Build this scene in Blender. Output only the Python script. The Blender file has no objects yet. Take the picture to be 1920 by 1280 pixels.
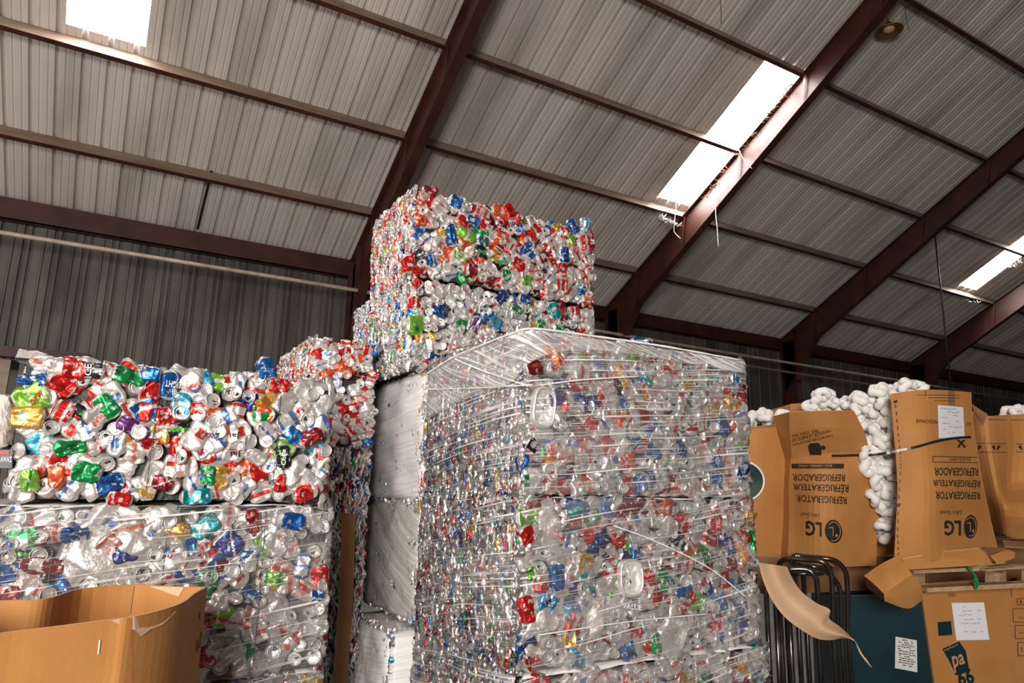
import bpy, bmesh, math, random
import numpy as np
from mathutils import Vector, Matrix
from mathutils.bvhtree import BVHTree

C = bpy.context.scene.collection
SC = bpy.context.scene

# ------------------------------------------------------------------ camera
F = 1300.89
YAW, PIT, ROLL = 0.52107958, 0.20509423, 0.02306974
H = 1.58                                                # eye height, floor at z = 0
def _basis():
    cy, sy = math.cos(YAW), math.sin(YAW); cp, sp = math.cos(PIT), math.sin(PIT)
    f = np.array([sy*cp, cy*cp, sp]); r = np.array([cy, -sy, 0.0]); u = np.cross(r, f)
    return r*math.cos(ROLL)+u*math.sin(ROLL), -r*math.sin(ROLL)+u*math.cos(ROLL), f
CR, CU, CF = _basis()
EYE = np.array([0, 0, H])
cam_d = bpy.data.cameras.new('camera'); cam = bpy.data.objects.new('camera', cam_d); C.objects.link(cam)
cam_d.sensor_width = 36.0; cam_d.lens = F/1920*36.0; cam_d.clip_end = 200
cam.matrix_world = Matrix(((CR[0], CU[0], -CF[0], 0), (CR[1], CU[1], -CF[1], 0), (CR[2], CU[2], -CF[2], H), (0, 0, 0, 1)))
SC.camera = cam

# ------------------------------------------------------------------ world, light, exposure
SC.view_settings.view_transform = 'Standard'; SC.view_settings.look = 'None'
SC.view_settings.gamma = 1.0; SC.view_settings.exposure = 0.0
SC.view_settings.use_curve_mapping = False
SC.cycles.max_bounces = 7; SC.cycles.diffuse_bounces = 3; SC.cycles.glossy_bounces = 3
SC.cycles.transparent_max_bounces = 12; SC.cycles.sample_clamp_indirect = 4.0
W_ = bpy.data.worlds.new('world'); SC.world = W_; W_.use_nodes = True
W_.node_tree.nodes['Background'].inputs[0].default_value = (0.95, 0.97, 1.0, 1)
W_.node_tree.nodes['Background'].inputs[1].default_value = 0.06

def area(name, loc, target, sx, sy, power, col):
    l = bpy.data.lights.new(name, 'AREA'); l.shape = 'RECTANGLE'; l.size = sx; l.size_y = sy
    l.energy = power; l.color = col
    o = bpy.data.objects.new(name, l); C.objects.link(o); o.location = loc
    o.rotation_euler = (Vector(target)-Vector(loc)).to_track_quat('-Z', 'Y').to_euler()
    return o
area('doorway_daylight', (-3.4, -4.6, 2.8), (1.3, 4, 3.2), 2.6, 2.6, 1080, (1.0, 0.94, 0.88))
area('added_left_fill', (-8.2, 4.6, 2.6), (1.0, 8.5, 7.4), 4.0, 3.0, 430, (1.0, 0.95, 0.9))  # added fill to brighten the left roof; the wall has no opening here

# ------------------------------------------------------------------ helpers
def ray(px, py): return CF + CR*((px-960)/F) - CU*((py-640)/F)
def PY(px, py, Y): d = ray(px, py); return EYE + d*(Y/d[1])
def PX(px, py, X): d = ray(px, py); return EYE + d*(X/d[0])
def PW(px, py, w): return EYE + ray(px, py)*w

def tag(o, label=None, cat=None, group=None, kind=None):
    if label: o['label'] = label
    if cat: o['category'] = cat
    if group: o['group'] = group
    if kind: o['kind'] = kind
    return o
def thing(name, label, cat, loc, group=None):
    o = bpy.data.objects.new(name, None); C.objects.link(o); o.location = Vector(loc); o.empty_display_size = .1
    return tag(o, label, cat, group)
def worldloc(p):
    v = Vector((0, 0, 0))
    while p is not None: v += p.location; p = p.parent
    return v
class MB:
    def __init__(s): s.v = []; s.f = []; s.m = []
    def add(s, vs, fs, m=0):
        n = len(s.v); s.v += [tuple(map(float, q)) for q in vs]; s.f += [tuple(i+n for i in q) for q in fs]; s.m += [m]*len(fs)
        return s
    def box(s, x0, x1, y0, y1, z0, z1, m=0):
        return s.add([(x, y, z) for x in (x0, x1) for y in (y0, y1) for z in (z0, z1)],
                     [(0, 1, 3, 2), (4, 6, 7, 5), (0, 4, 5, 1), (2, 3, 7, 6), (0, 2, 6, 4), (1, 5, 7, 3)], m)
    def bar(s, p, q, w, h=None, up=(0, 0, 1), m=0):
        p, q = Vector(p), Vector(q); h = h or w; d = (q-p).normalized(); up = Vector(up)
        a = d.cross(up)
        if a.length < 1e-3: a = d.cross(Vector((1, 0, 0)))
        a.normalize(); b = a.cross(d)
        vs = [e + a*i*w/2 + b*j*h/2 for e in (p, q) for i, j in ((-1, -1), (1, -1), (1, 1), (-1, 1))]
        return s.add(vs, [(0, 1, 2, 3), (4, 7, 6, 5), (0, 4, 5, 1), (1, 5, 6, 2), (2, 6, 7, 3), (3, 7, 4, 0)], m)
    def tube(s, pts, r, n=8, m=0, closed=False):
        pts = [Vector(p) for p in pts]; k = len(pts); rr = r if isinstance(r, (list, tuple)) else [r]*k
        vs = []; prev = None
        for i, p in enumerate(pts):
            if closed: d = (pts[(i+1) % k]-pts[i-1]).normalized()
            else: d = (pts[min(i+1, k-1)]-pts[max(i-1, 0)]).normalized()
            if prev is None:
                a = d.cross(Vector((0, 0, 1)))
                if a.length < .05: a = d.cross(Vector((0, 1, 0)))
            else: a = prev - d*prev.dot(d)
            a.normalize(); prev = a; b = d.cross(a)
            for j in range(n):
                t = 2*math.pi*j/n; vs.append(p + (a*math.cos(t)+b*math.sin(t))*rr[i])
        fs = []
        for i in range(k if closed else k-1):
            i2 = (i+1) % k
            for j in range(n): fs.append((i*n+j, i*n+(j+1) % n, i2*n+(j+1) % n, i2*n+j))
        if not closed: fs += [tuple(range(n))[::-1], tuple((k-1)*n+j for j in range(n))]
        return s.add(vs, fs, m)
    def build(s, name, mats, parent=None, smooth=False):
        me = bpy.data.meshes.new(name); off = worldloc(parent)
        me.from_pydata([(a-off[0], b-off[1], c-off[2]) for a, b, c in s.v], [], s.f)
        mats = mats if isinstance(mats, (list, tuple)) else [mats]
        for m in mats: me.materials.append(m)
        if len(mats) > 1: me.polygons.foreach_set('material_index', s.m)
        if smooth: me.polygons.foreach_set('use_smooth', [True]*len(me.polygons))
        me.update(); o = bpy.data.objects.new(name, me); C.objects.link(o); o.parent = parent
        return o
def crom(P, t):
    """Catmull-Rom through the rows of P (n x 3) at t in 0..n-1."""
    n = len(P); i = min(int(t), n-2); f = t-i
    a = P[i-1] if i > 0 else 2*P[0]-P[1]; b = P[i]; c = P[i+1]; d = P[i+2] if i+2 < n else 2*P[-1]-P[-2]
    return .5*((2*b)+(c-a)*f+(2*a-5*b+4*c-d)*f*f+(3*b-a-3*c+d)*f**3)
def sheet(name, rows, mat, parent, thick=.006, nu=14, nv=18, lin=False, wob=0.0, seed=0, edge_mat=None):
    """A bent sheet of board with real thickness through a grid of control points."""
    rg = random.Random(seed)
    G = np.array(rows, float); R_, K_ = G.shape[:2]
    if lin: nu = K_-1; nv = R_-1
    top = []
    for j in range(nv+1):
        tj = j*(R_-1)/nv
        row = np.array([G[j, k] if lin else crom(G[:, k], tj) for k in range(K_)])
        for i in range(nu+1):
            p = row[i] if lin else crom(row, i*(K_-1)/nu)
            top.append(p + np.array([rg.uniform(-wob, wob) for _ in range(3)]))
    top = np.array(top).reshape(nv+1, nu+1, 3)
    du = np.gradient(top, axis=1); dv = np.gradient(top, axis=0); nn = np.cross(du, dv)
    nn /= np.linalg.norm(nn, axis=2, keepdims=True)+1e-9
    if (nn.reshape(-1, 3).mean(0) @ (top.reshape(-1, 3).mean(0)-EYE)) < 0: nn = -nn
    bot = top + nn*thick
    V = np.concatenate([top.reshape(-1, 3), bot.reshape(-1, 3)]); N = (nu+1)*(nv+1); fs = []; ms = []
    id_ = lambda j, i: j*(nu+1)+i
    for j in range(nv):
        for i in range(nu):
            fs.append((id_(j, i), id_(j, i+1), id_(j+1, i+1), id_(j+1, i))); ms.append(0)
            fs.append(tuple(N+q for q in (id_(j+1, i), id_(j+1, i+1), id_(j, i+1), id_(j, i)))); ms.append(0)
    ring = [id_(0, i) for i in range(nu)]+[id_(j, nu) for j in range(nv)]+[id_(nv, i) for i in range(nu, 0, -1)]+[id_(j, 0) for j in range(nv, 0, -1)]
    for a, b in zip(ring, ring[1:]+ring[:1]): fs.append((a, N+a, N+b, b)); ms.append(1)
    mb = MB(); mb.add(V, fs); mb.m = ms
    return mb.build(name, [mat, edge_mat or mat], parent, smooth=False)

# ------------------------------------------------------------------ materials
def mat(name, col, rough=.6, metal=0.0, noise=None, bump=None, spec=None):
    m = bpy.data.materials.new(name); m.use_nodes = True; nt = m.node_tree; b = nt.nodes['Principled BSDF']
    b.inputs['Base Color'].default_value = (*col, 1); b.inputs['Roughness'].default_value = rough
    b.inputs['Metallic'].default_value = metal
    if spec is not None: b.inputs['Specular IOR Level'].default_value = spec
    tc = nt.nodes.new('ShaderNodeTexCoord')
    def nz(scale, detail=5, vec=None, stretch=None):
        n = nt.nodes.new('ShaderNodeTexNoise'); n.inputs['Scale'].default_value = scale; n.inputs['Detail'].default_value = detail
        mp = nt.nodes.new('ShaderNodeMapping'); nt.links.new(tc.outputs['Object'], mp.inputs[0])
        if stretch: mp.inputs['Scale'].default_value = stretch
        nt.links.new(mp.outputs[0], n.inputs['Vector']); return n
    if noise:
        cols, sc, st = noise[0], noise[1], (noise[2] if len(noise) > 2 else None)
        n = nz(sc, 6, stretch=st); r = nt.nodes.new('ShaderNodeValToRGB'); r.color_ramp.elements[0].position = .3; r.color_ramp.elements[1].position = .7
        r.color_ramp.elements[0].color = (*cols[0], 1); r.color_ramp.elements[1].color = (*cols[1], 1)
        if len(cols) > 2:
            e = r.color_ramp.elements.new(.5); e.color = (*cols[2], 1)
        nt.links.new(n.outputs['Fac'], r.inputs[0]); nt.links.new(r.outputs[0], b.inputs['Base Color'])
    if bump:
        n = nz(bump[0], 4, stretch=bump[2] if len(bump) > 2 else None); bp = nt.nodes.new('ShaderNodeBump'); bp.inputs['Strength'].default_value = bump[1]; bp.inputs['Distance'].default_value = .01
        nt.links.new(n.outputs['Fac'], bp.inputs['Height']); nt.links.new(bp.outputs[0], b.inputs['Normal'])
    return m
M = {}
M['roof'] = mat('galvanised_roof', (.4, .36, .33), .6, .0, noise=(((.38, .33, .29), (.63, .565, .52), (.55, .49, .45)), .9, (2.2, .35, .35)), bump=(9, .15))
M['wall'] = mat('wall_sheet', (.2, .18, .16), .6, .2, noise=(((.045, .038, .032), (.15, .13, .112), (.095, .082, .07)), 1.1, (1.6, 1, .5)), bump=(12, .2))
M['oxide'] = mat('red_oxide_steel', (.17, .05, .03), .5, .1, noise=(((.028, .006, .004), (.07, .017, .009)), 2.5))
M['purlin'] = mat('purlin_steel', (.2, .12, .08), .5, .1, noise=(((.16, .10, .07), (.27, .20, .15)), 2.2, (.6, 3, 3)))
M['conduit'] = mat('dusty_pipe', (.42, .33, .25), .5, .2, noise=(((.30, .22, .16), (.50, .41, .32)), 6))
M['dark_pipe'] = mat('old_pipe', (.12, .085, .06), .6, .1)
M['concrete'] = mat('concrete', (.4, .37, .34), .8, 0, noise=(((.13, .118, .105), (.21, .19, .17)), 1.2), bump=(20, .3))
M['black'] = mat('black_plastic', (.012, .012, .013), .4)
M['ink'] = mat('black_ink', (.02, .015, .012), .6)
M['card'] = mat('cardboard', (.45, .23, .085), .75, 0, noise=(((.42, .175, .044), (.50, .225, .063)), 3.2), bump=(60, .08))
M['card_dark'] = mat('dark_cardboard', (.24, .11, .05), .8, 0, noise=(((.20, .09, .04), (.30, .145, .062)), 3.2), bump=(60, .08))  # darker brown board for the dark pieces
M['card_pale'] = mat('pale_paperboard', (.66, .43, .26), .7, 0, noise=(((.58, .36, .21), (.72, .48, .31)), 4), bump=(30, .06))
M['card_edge'] = mat('board_edge', (.62, .40, .22), .8)
M['teal'] = mat('teal_printed_board', (.006, .05, .065), .4, 0, noise=(((.002, .018, .026), (.004, .03, .042)), 3))
M['green_ink'] = mat('dark_green_ink', (.008, .035, .025), .5)
M['paper'] = mat('white_paper', (.80, .80, .84), .7)
M['grey_ink'] = mat('pen_marks', (.16, .16, .22), .7)
M['label'] = mat('shipping_label_paper', (.66, .64, .6), .6)
M['foam'] = mat('white_foam', (.82, .80, .77), .55, 0, bump=(28, .25))
M['chrome'] = mat('worn_steel_tube', (.3, .28, .26), .25, .95, noise=(((.09, .08, .07), (.20, .185, .17)), 14))
M['twine'] = mat('green_twine', (.01, .22, .06), .6)
M['wood'] = mat('raw_wood', (.42, .27, .15), .75, 0, noise=(((.34, .2, .11), (.5, .34, .2)), 8, (1, 6, 6)))
M['strap'] = mat('black_strap', (.02, .02, .025), .3)
M['wire'] = mat('bale_wire', (.25, .22, .2), .4, .8)
M['core'] = mat('gap_shade_core', (.05, .047, .045), .5, .6, bump=(45, 1.0))  # dark colour stands in for the shade deep between the cans
M['rag'] = mat('torn_film', (.78, .74, .68), .6)
M['brownrag'] = mat('torn_brown_paper', (.22, .10, .05), .8)
M['brass'] = mat('lamp_reflector', (.30, .14, .04), .35, .7)
M['sack'] = mat('pale_sackcloth', (.62, .56, .50), .85, 0, bump=(40, .3))
M['redink'] = mat('red_ink', (.55, .03, .02), .5)
M['white_ink'] = mat('white_ink', (.82, .82, .8), .5)
M['tinted_card'] = mat('tinted_cardboard', (.5, .26, .1), .7)

def can_mat():
    m = bpy.data.materials.new('crushed_aluminium'); m.use_nodes = True; nt = m.node_tree; b = nt.nodes['Principled BSDF']
    a = nt.nodes.new('ShaderNodeAttribute'); a.attribute_name = 'Col'
    b.inputs['Metallic'].default_value = .6; b.inputs['Roughness'].default_value = .37
    tc = nt.nodes.new('ShaderNodeTexCoord')
    # printed marks: small irregular patches that fade the label towards bare or white metal
    n = nt.nodes.new('ShaderNodeTexNoise'); n.inputs['Scale'].default_value = 42; n.inputs['Detail'].default_value = 3
    r = nt.nodes.new('ShaderNodeValToRGB'); r.color_ramp.elements[0].position = .60; r.color_ramp.elements[1].position = .63
    r.color_ramp.elements[0].color = (0, 0, 0, 1); r.color_ramp.elements[1].color = (.75, .75, .75, 1)
    mx = nt.nodes.new('ShaderNodeMix'); mx.data_type = 'RGBA'
    nt.links.new(tc.outputs['Object'], n.inputs['Vector']); nt.links.new(n.outputs['Fac'], r.inputs[0])
    nt.links.new(r.outputs[0], mx.inputs['Factor']); nt.links.new(a.outputs['Color'], mx.inputs[6]); mx.inputs[7].default_value = (.78, .75, .73, 1)
    nt.links.new(mx.outputs[2], b.inputs['Base Color'])
    n2 = nt.nodes.new('ShaderNodeTexNoise'); n2.inputs['Scale'].default_value = 45; n2.inputs['Detail'].default_value = 2
    bp = nt.nodes.new('ShaderNodeBump'); bp.inputs['Strength'].default_value = .5; bp.inputs['Distance'].default_value = .008
    nt.links.new(tc.outputs['Object'], n2.inputs['Vector']); nt.links.new(n2.outputs['Fac'], bp.inputs['Height']); nt.links.new(bp.outputs[0], b.inputs['Normal'])
    return m
M['can'] = can_mat()

def film_mat(name, lo, hi, thr, tint=(.93, .90, .88), zs=55.0, hs=1.3, tilt=.10):
    """Stretch film: clear plastic crossed by cloudy stretched streaks."""
    m = bpy.data.materials.new(name); m.use_nodes = True; nt = m.node_tree; b = nt.nodes['Principled BSDF']
    b.inputs['Base Color'].default_value = (*tint, 1); b.inputs['Roughness'].default_value = .22
    tc = nt.nodes.new('ShaderNodeTexCoord'); sp = nt.nodes.new('ShaderNodeSeparateXYZ'); nt.links.new(tc.outputs['Object'], sp.inputs[0])
    def mth(op, a, b_=None):
        n = nt.nodes.new('ShaderNodeMath'); n.operation = op
        for i, v in enumerate((a, b_)):
            if v is None: continue
            if isinstance(v, (int, float)): n.inputs[i].default_value = v
            else: nt.links.new(v, n.inputs[i])
        return n.outputs[0]
    h = mth('SUBTRACT', sp.outputs['X'], sp.outputs['Y'])
    big = nt.nodes.new('ShaderNodeTexNoise'); big.inputs['Scale'].default_value = .9; big.inputs['Detail'].default_value = 1
    nt.links.new(tc.outputs['Object'], big.inputs['Vector'])
    z = mth('ADD', sp.outputs['Z'], mth('MULTIPLY', mth('SUBTRACT', big.outputs['Fac'], .5), tilt*.9))
    z = mth('ADD', z, mth('MULTIPLY', h, -tilt))
    def streak(hs_, zs_, off, p0, p1):
        cb = nt.nodes.new('ShaderNodeCombineXYZ'); nt.links.new(mth('MULTIPLY', h, hs_), cb.inputs[0]); nt.links.new(mth('MULTIPLY', z, zs_), cb.inputs[2]); cb.inputs[1].default_value = off
        n = nt.nodes.new('ShaderNodeTexNoise'); n.inputs['Scale'].default_value = 1; n.inputs['Detail'].default_value = 4; n.inputs['Roughness'].default_value = .6
        nt.links.new(cb.outputs[0], n.inputs['Vector'])
        r = nt.nodes.new('ShaderNodeMapRange'); r.inputs[1].default_value = p0; r.inputs[2].default_value = p1; r.interpolation_type = 'SMOOTHSTEP'; nt.links.new(n.outputs['Fac'], r.inputs[0])
        return r.outputs[0], n.outputs['Fac']
    s1, raw = streak(hs, zs, 0, thr, thr+.13)
    s2, _ = streak(hs*2.2, zs*2.4, 7, thr+.04, thr+.12)
    s3, _ = streak(hs*.8, 6, 3, .42, .75)
    f = mth('MAXIMUM', s1, mth('MULTIPLY', s2, .8)); f = mth('MAXIMUM', f, mth('MULTIPLY', s3, .10))
    mr = nt.nodes.new('ShaderNodeMapRange'); mr.inputs[3].default_value = lo; mr.inputs[4].default_value = hi; nt.links.new(f, mr.inputs[0])
    nt.links.new(mr.outputs[0], b.inputs['Alpha'])
    bp = nt.nodes.new('ShaderNodeBump'); bp.inputs['Strength'].default_value = .5; bp.inputs['Distance'].default_value = .012
    nt.links.new(raw, bp.inputs['Height']); nt.links.new(bp.outputs[0], b.inputs['Normal'])
    return m
M['film'] = film_mat('clear_stretch_film', .02, .88, .55, tint=(.92, .89, .87), zs=95, hs=1.2)
M['film_light'] = film_mat('thin_stretch_film', .015, .86, .565, tint=(.92, .89, .87), tilt=.14, zs=95, hs=1.2)
M['film_heavy'] = film_mat('layered_stretch_film', .70, .98, .42, tint=(.92, .89, .87), tilt=.12)
M['film_heavy2'] = film_mat('layered_grey_film', .5, .93, .45, tint=(.72, .68, .64), tilt=-.45)
M['strand'] = mat('film_rope', (.85, .82, .8), .3)

def sky_mat():
    m = bpy.data.materials.new('translucent_rooflight'); m.use_nodes = True; nt = m.node_tree; b = nt.nodes['Principled BSDF']
    b.inputs['Base Color'].default_value = (.9, .9, .88, 1); b.inputs['Emission Color'].default_value = (1, .985, .96, 1); b.inputs['Emission Strength'].default_value = 32.0
    return m
M['sky'] = sky_mat()

# ------------------------------------------------------------------ building shell
A_ROOF = 11.30 + H; T = math.tan(0.4948)
def roofz(y): return A_ROOF - T*y
YW = 13.05; YR = 0.9                                    # back wall, ridge
XL, XR = -9.0, 47.0
mb = MB(); mb.box(XL, XR, -14, YW+.1, -.1, 0); tag(mb.build('floor', M['concrete']), kind='structure')

PITCH = .3048
def roof_profile(x0, x1, ph=.0):
    """(x, dz) points of ribbed sheet: deep rib every 12 inches, two shallow ones between."""
    pts = []; k0 = int(math.floor((x0-ph)/PITCH)); k1 = int(math.ceil((x1-ph)/PITCH))
    cell = [(-.036, 0), (-.019, .044), (.019, .044), (.036, 0), (.088, 0), (.096, .008), (.108, .008), (.116, 0), (.189, 0), (.197, .008), (.209, .008), (.217, 0)]
    for k in range(k0, k1+1):
        for dx, dz in cell:
            x = ph+k*PITCH+dx
            if x0 <= x <= x1: pts.append((x, dz))
    return [(x0, 0)]+pts+[(x1, 0)]
def roof_sheet(mb, x0, x1, ya, yb, sgn=1, dz0=0):
    pr = roof_profile(x0, x1); c = math.cos(.4948); s = math.sin(.4948); n = len(pr); vs = []
    for y in (ya, yb):
        for x, dz in pr:
            yy = y + s*dz; zz = roofz(y) + c*dz + dz0
            vs.append((x, yy if sgn > 0 else 2*YR-yy, zz))
    mb.add(vs, [(i, i+1, n+i+1, n+i) for i in range(n-1)])
SKY = [(-1.14, -.20), (9.14, 10.10), (20.36, 21.26)]; SY0, SY1 = 7.22, 10.08
mb = MB()
roof_sheet(mb, XL, XR, YR, SY0); roof_sheet(mb, XL, XR, SY1, YW+.4)
xs = XL
for a, b in SKY: roof_sheet(mb, xs, a, SY0, SY1); xs = b
roof_sheet(mb, xs, XR, SY0, SY1)
tag(mb.build('ceiling', M['roof']), kind='structure')
mb = MB(); roof_sheet(mb, XL, XR, YR, 2*YR+14.0, -1); tag(mb.build('ceiling', M['roof']), kind='structure')
for i, (a, b) in enumerate(SKY):
    mb = MB(); roof_sheet(mb, a, b, SY0, SY1); tag(mb.build('window_%d' % (i+1), M['sky']), kind='structure')
# back wall: deep-ribbed vertical sheets
WP = .407
def wall_strip(x0, x1, z0, z1, mb):
    cell = [(-.07, 0), (-.062, .05), (-.028, .05), (-.02, 0), (.03, 0), (.038, .05), (.072, .05), (.08, 0), (.19, 0), (.20, -.022), (.225, -.022), (.235, 0)]
    pts = [(x0, 0)]
    for k in range(int(x0/WP)-1, int(x1/WP)+2):
        pts += [(.15+k*WP+dx, dy) for dx, dy in cell if x0 < .15+k*WP+dx < x1]
    pts.append((x1, 0)); n = len(pts)
    mb.add([(x, YW+dy, z) for z in (z0, z1) for x, dy in pts], [(i, i+1, n+i+1, n+i) for i in range(n-1)])
mb = MB(); DX1 = -1.32
wall_strip(XL, -4.5, 0, roofz(YW)+.1, mb); wall_strip(-4.5, DX1, 3.32, roofz(YW)+.1, mb); wall_strip(DX1, XR, 0, roofz(YW)+.1, mb)
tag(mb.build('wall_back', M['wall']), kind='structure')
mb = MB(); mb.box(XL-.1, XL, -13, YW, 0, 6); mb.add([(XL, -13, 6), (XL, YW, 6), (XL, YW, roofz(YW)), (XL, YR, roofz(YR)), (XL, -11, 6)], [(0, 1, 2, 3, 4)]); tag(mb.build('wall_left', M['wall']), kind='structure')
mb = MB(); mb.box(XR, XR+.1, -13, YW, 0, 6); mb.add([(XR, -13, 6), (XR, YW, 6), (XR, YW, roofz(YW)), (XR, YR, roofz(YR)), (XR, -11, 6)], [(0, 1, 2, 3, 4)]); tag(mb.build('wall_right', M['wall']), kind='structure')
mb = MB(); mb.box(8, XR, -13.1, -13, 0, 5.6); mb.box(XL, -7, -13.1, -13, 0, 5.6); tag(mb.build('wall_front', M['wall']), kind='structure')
# dark room beyond the doorway in the back wall
mb = MB(); mb.box(-4.6, DX1+.05, YW+2.0, YW+2.1, 0, 3.4); mb.box(-4.7, -4.6, YW+.15, YW+2.1, 0, 3.4); mb.box(DX1+.05, DX1+.15, YW+.15, YW+2.1, 0, 3.4); mb.box(-4.7, DX1+.15, YW+.15, YW+2.1, 3.4, 3.5); mb.box(-4.7, DX1+.15, YW+.1, YW+2.1, -.05, 0)
tag(mb.build('wall_beyond', M['wall']), kind='structure')

# rafters: tapered I-beams
RX = [-2.55, 3.74, 9.95, 16.10, 22.30, 28.5]
RL = [None, 'dark red steel rafter behind the tall bale stack, nearest of the roof frames',
      'red steel rafter lit pink beside the middle skylight', 'black-looking steel rafter the thin cable hangs from',
      'reddish rafter right of the far skylight', None]
PUR = [13.28-1.53*k for k in range(2, 9)]               # contact line of each purlin on the roof
PUR = [11.75, 10.22, 8.69, 7.16, 5.63, 4.10, 2.57]
def dep(y): return .46+(y-5)*.042+max(0, y-11.6)*.7
for X, lab in zip(RX, RL):
    if lab is None: continue
    root = thing('steel_rafter', lab, 'roof beam', (X, YW-.4, 0), 'portal frames of the shed')
    web = MB(); hw = .006; ys = np.linspace(YR+.2, 12.76, 24)
    for sx in (-hw, hw):
        vs = []
        for y in ys: vs += [(X+sx, y, roofz(y)-.22), (X+sx, y, roofz(y)-.22-dep(y))]
        web.add(vs, [(2*i, 2*i+2, 2*i+3, 2*i+1) for i in range(len(ys)-1)])
    web.build('web', M['oxide'], root)
    for nm, k in (('top_flange', 0), ('bottom_flange', 1)):
        fl = MB(); yy = (ys[0], 11.6, ys[-1]) if k else (ys[0], ys[-1]); p = [Vector((X, y, roofz(y)-.215-k*dep(y))) for y in yy]
        for a_, b_ in zip(p, p[1:]): fl.bar(a_, b_, .17, .014, (0, 0, 1))
        fl.build(nm, M['oxide'], root)
    for yp in PUR:
        st = MB(); st.bar((X-.05, yp-.12, roofz(yp-.12)-.24), (X-.05, yp+.0, roofz(yp)-.2-dep(yp)), .05, .008, (1, 0, 0)); st.build('stiffener', M['oxide'], root)
    cl = MB(); cl.box(X-.1, X+.1, 12.3, 12.314, 0, roofz(12.35)-.25); cl.box(X-.1, X+.1, 12.75, 12.764, 0, roofz(12.75)-.25); cl.box(X-.006, X+.006, 12.31, 12.76, 0, roofz(12.76)-.3)
    cl.build('column', M['oxide'], root)
# purlins: Z sections
PL = ['steel roof purlin one bay above the eave, crossing low behind the bale stack', 'steel roof purlin along the lower ends of the skylights, glowing pale beside them',
      'steel roof purlin crossing the middle of the skylights', 'steel roof purlin along the upper ends of the skylights',
      'steel roof purlin next above the skylights', 'dark steel purlin near the top right of the roof', 'uppermost steel purlin of the slope']
nrm = Vector((0, math.sin(.4948), math.cos(.4948))); dwn = Vector((0, math.cos(.4948), -math.sin(.4948)))
for k, (yp, lab) in enumerate(zip(PUR, PL)):
    root = thing('roof_purlin', lab, 'roof beam', (0, yp, roofz(yp)), 'purlins under the roof sheets')
    w = MB(); a = Vector((XL+.1, yp, roofz(yp)-.002)); b = Vector((XR-.1, yp, roofz(yp)-.002))
    w.bar(a-nrm*.10, b-nrm*.10, .006, .2, nrm); w.build('web', M['purlin'], root)
    w = MB(); w.bar(a-nrm*.2+dwn*.035, b-nrm*.2+dwn*.035, .07, .006, nrm); w.bar(a-nrm*.188+dwn*.068, b-nrm*.188+dwn*.068, .006, .026, nrm); w.build('bottom_flange', M['oxide'], root)
# eave strut, wall girt, pipes
mb = MB(); mb.box(XL+.1, XR-.1, YW-.2, YW-.19, roofz(YW-.2)-.46, roofz(YW-.2)-.11); mb.box(XL+.1, XR-.1, YW-.2, YW-.03, roofz(YW-.2)-.46, roofz(YW-.2)-.44)
tag(mb.build('eave_beam', M['oxide']), 'deep dark red eave beam running along the top of the back wall', 'roof beam')
mb = MB(); mb.box(XL+.1, DX1+.9, YW-.16, YW-.035, 3.34, 3.50); tag(mb.build('door_header', M['oxide']), 'short red steel beam over the dark opening at far left', 'beam')
mb = MB(); mb.box(-1.62, -1.42, YW-.12, YW-.02, 0, 3.3); tag(mb.build('door_post', M['purlin']), 'grey post in the dark opening at far left', 'post')
pz = H + 2.62*12.2/9.2
mb = MB(); mb.tube([(XL+.2, 12.15, pz), (3.66, 12.15, pz-.01), (14, 12.15, pz-.08), (XR-.2, 12.15, pz-.12)], .036, 10)
tag(mb.build('conduit_pipe', M['conduit'], smooth=True), 'long pale pipe running level in front of the back wall', 'pipe')
mb = MB(); mb.tube([(9.9, 12.15, pz-.32), (22, 12.15, pz-.36), (XR-.2, 12.15, pz-.36)], .03, 8)
tag(mb.build('conduit_pipe', M['dark_pipe'], smooth=True), 'lower of the two brown pipes on the dark wall above the cartons', 'pipe')

mb = MB(); mb.bar((.95, 11.72, roofz(11.72)-.012), (.93, 12.9, roofz(12.9)-.012), .035, .02, (0, 0, 1)); tag(mb.build('roof_strap', M['black']), 'short black strap up the roof sheet between the lowest purlin and the eave beam', 'strap')
# pendant lamp and cables
lp = PY(1667, 55, 6.0); lp_top = (lp[0], lp[1], roofz(6.0)-.02)
root = thing('pendant_lamp', 'round brass-coloured pendant lamp hanging from the roof beside the middle rafter', 'lamp', lp_top)
mb = MB(); mb.tube([lp_top, (lp[0], lp[1], lp[2]+.12)], .008, 6); mb.build('cord', M['black'], root)
def lathe(mb, c, prof, n=28):
    vs = [(c[0]+r*math.cos(2*math.pi*j/n), c[1]+r*math.sin(2*math.pi*j/n), c[2]+z) for r, z in prof for j in range(n)]
    fs = [(i*n+j, i*n+(j+1) % n, (i+1)*n+(j+1) % n, (i+1)*n+j) for i in range(len(prof)-1) for j in range(n)]
    mb.add(vs, fs)
mb = MB(); lathe(mb, lp, [(.012, .13), (.05, .12), (.06, .06), (.11, .03), (.215, -.02), (.22, -.035), (.205, -.03), (.10, .02), (.0001, .03)]); mb.build('lamp_shade', M['brass'], root, True)
mb = MB(); lathe(mb, lp, [(.0001, -.05), (.05, -.045), (.085, -.02), (.09, .01), (.05, .04)]); mb.build('glass_lens', M['card_edge'], root, True)
c0 = PX(1752, 432, 16.10); c1 = PX(1783, 735, 16.10)
mb = MB(); mb.tube([c0, c0*.5+c1*.5+np.array([.01, 0, 0]), (c1[0], c0[1], c1[2]-.6)], .018, 6); tag(mb.build('hanging_cable', M['black'], smooth=True), 'thin dark cable hanging straight down from the rafter above the cartons', 'cable')
def strand(name, pts, r, lab, m=M['rag']):
    mb = MB(); P = np.array(pts); q = [crom(P, t) for t in np.linspace(0, len(P)-1, 5*len(P))]; mb.tube(q, r, 5)
    return tag(mb.build(name, m, smooth=True), lab, 'scrap')
X2 = 9.80
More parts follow.
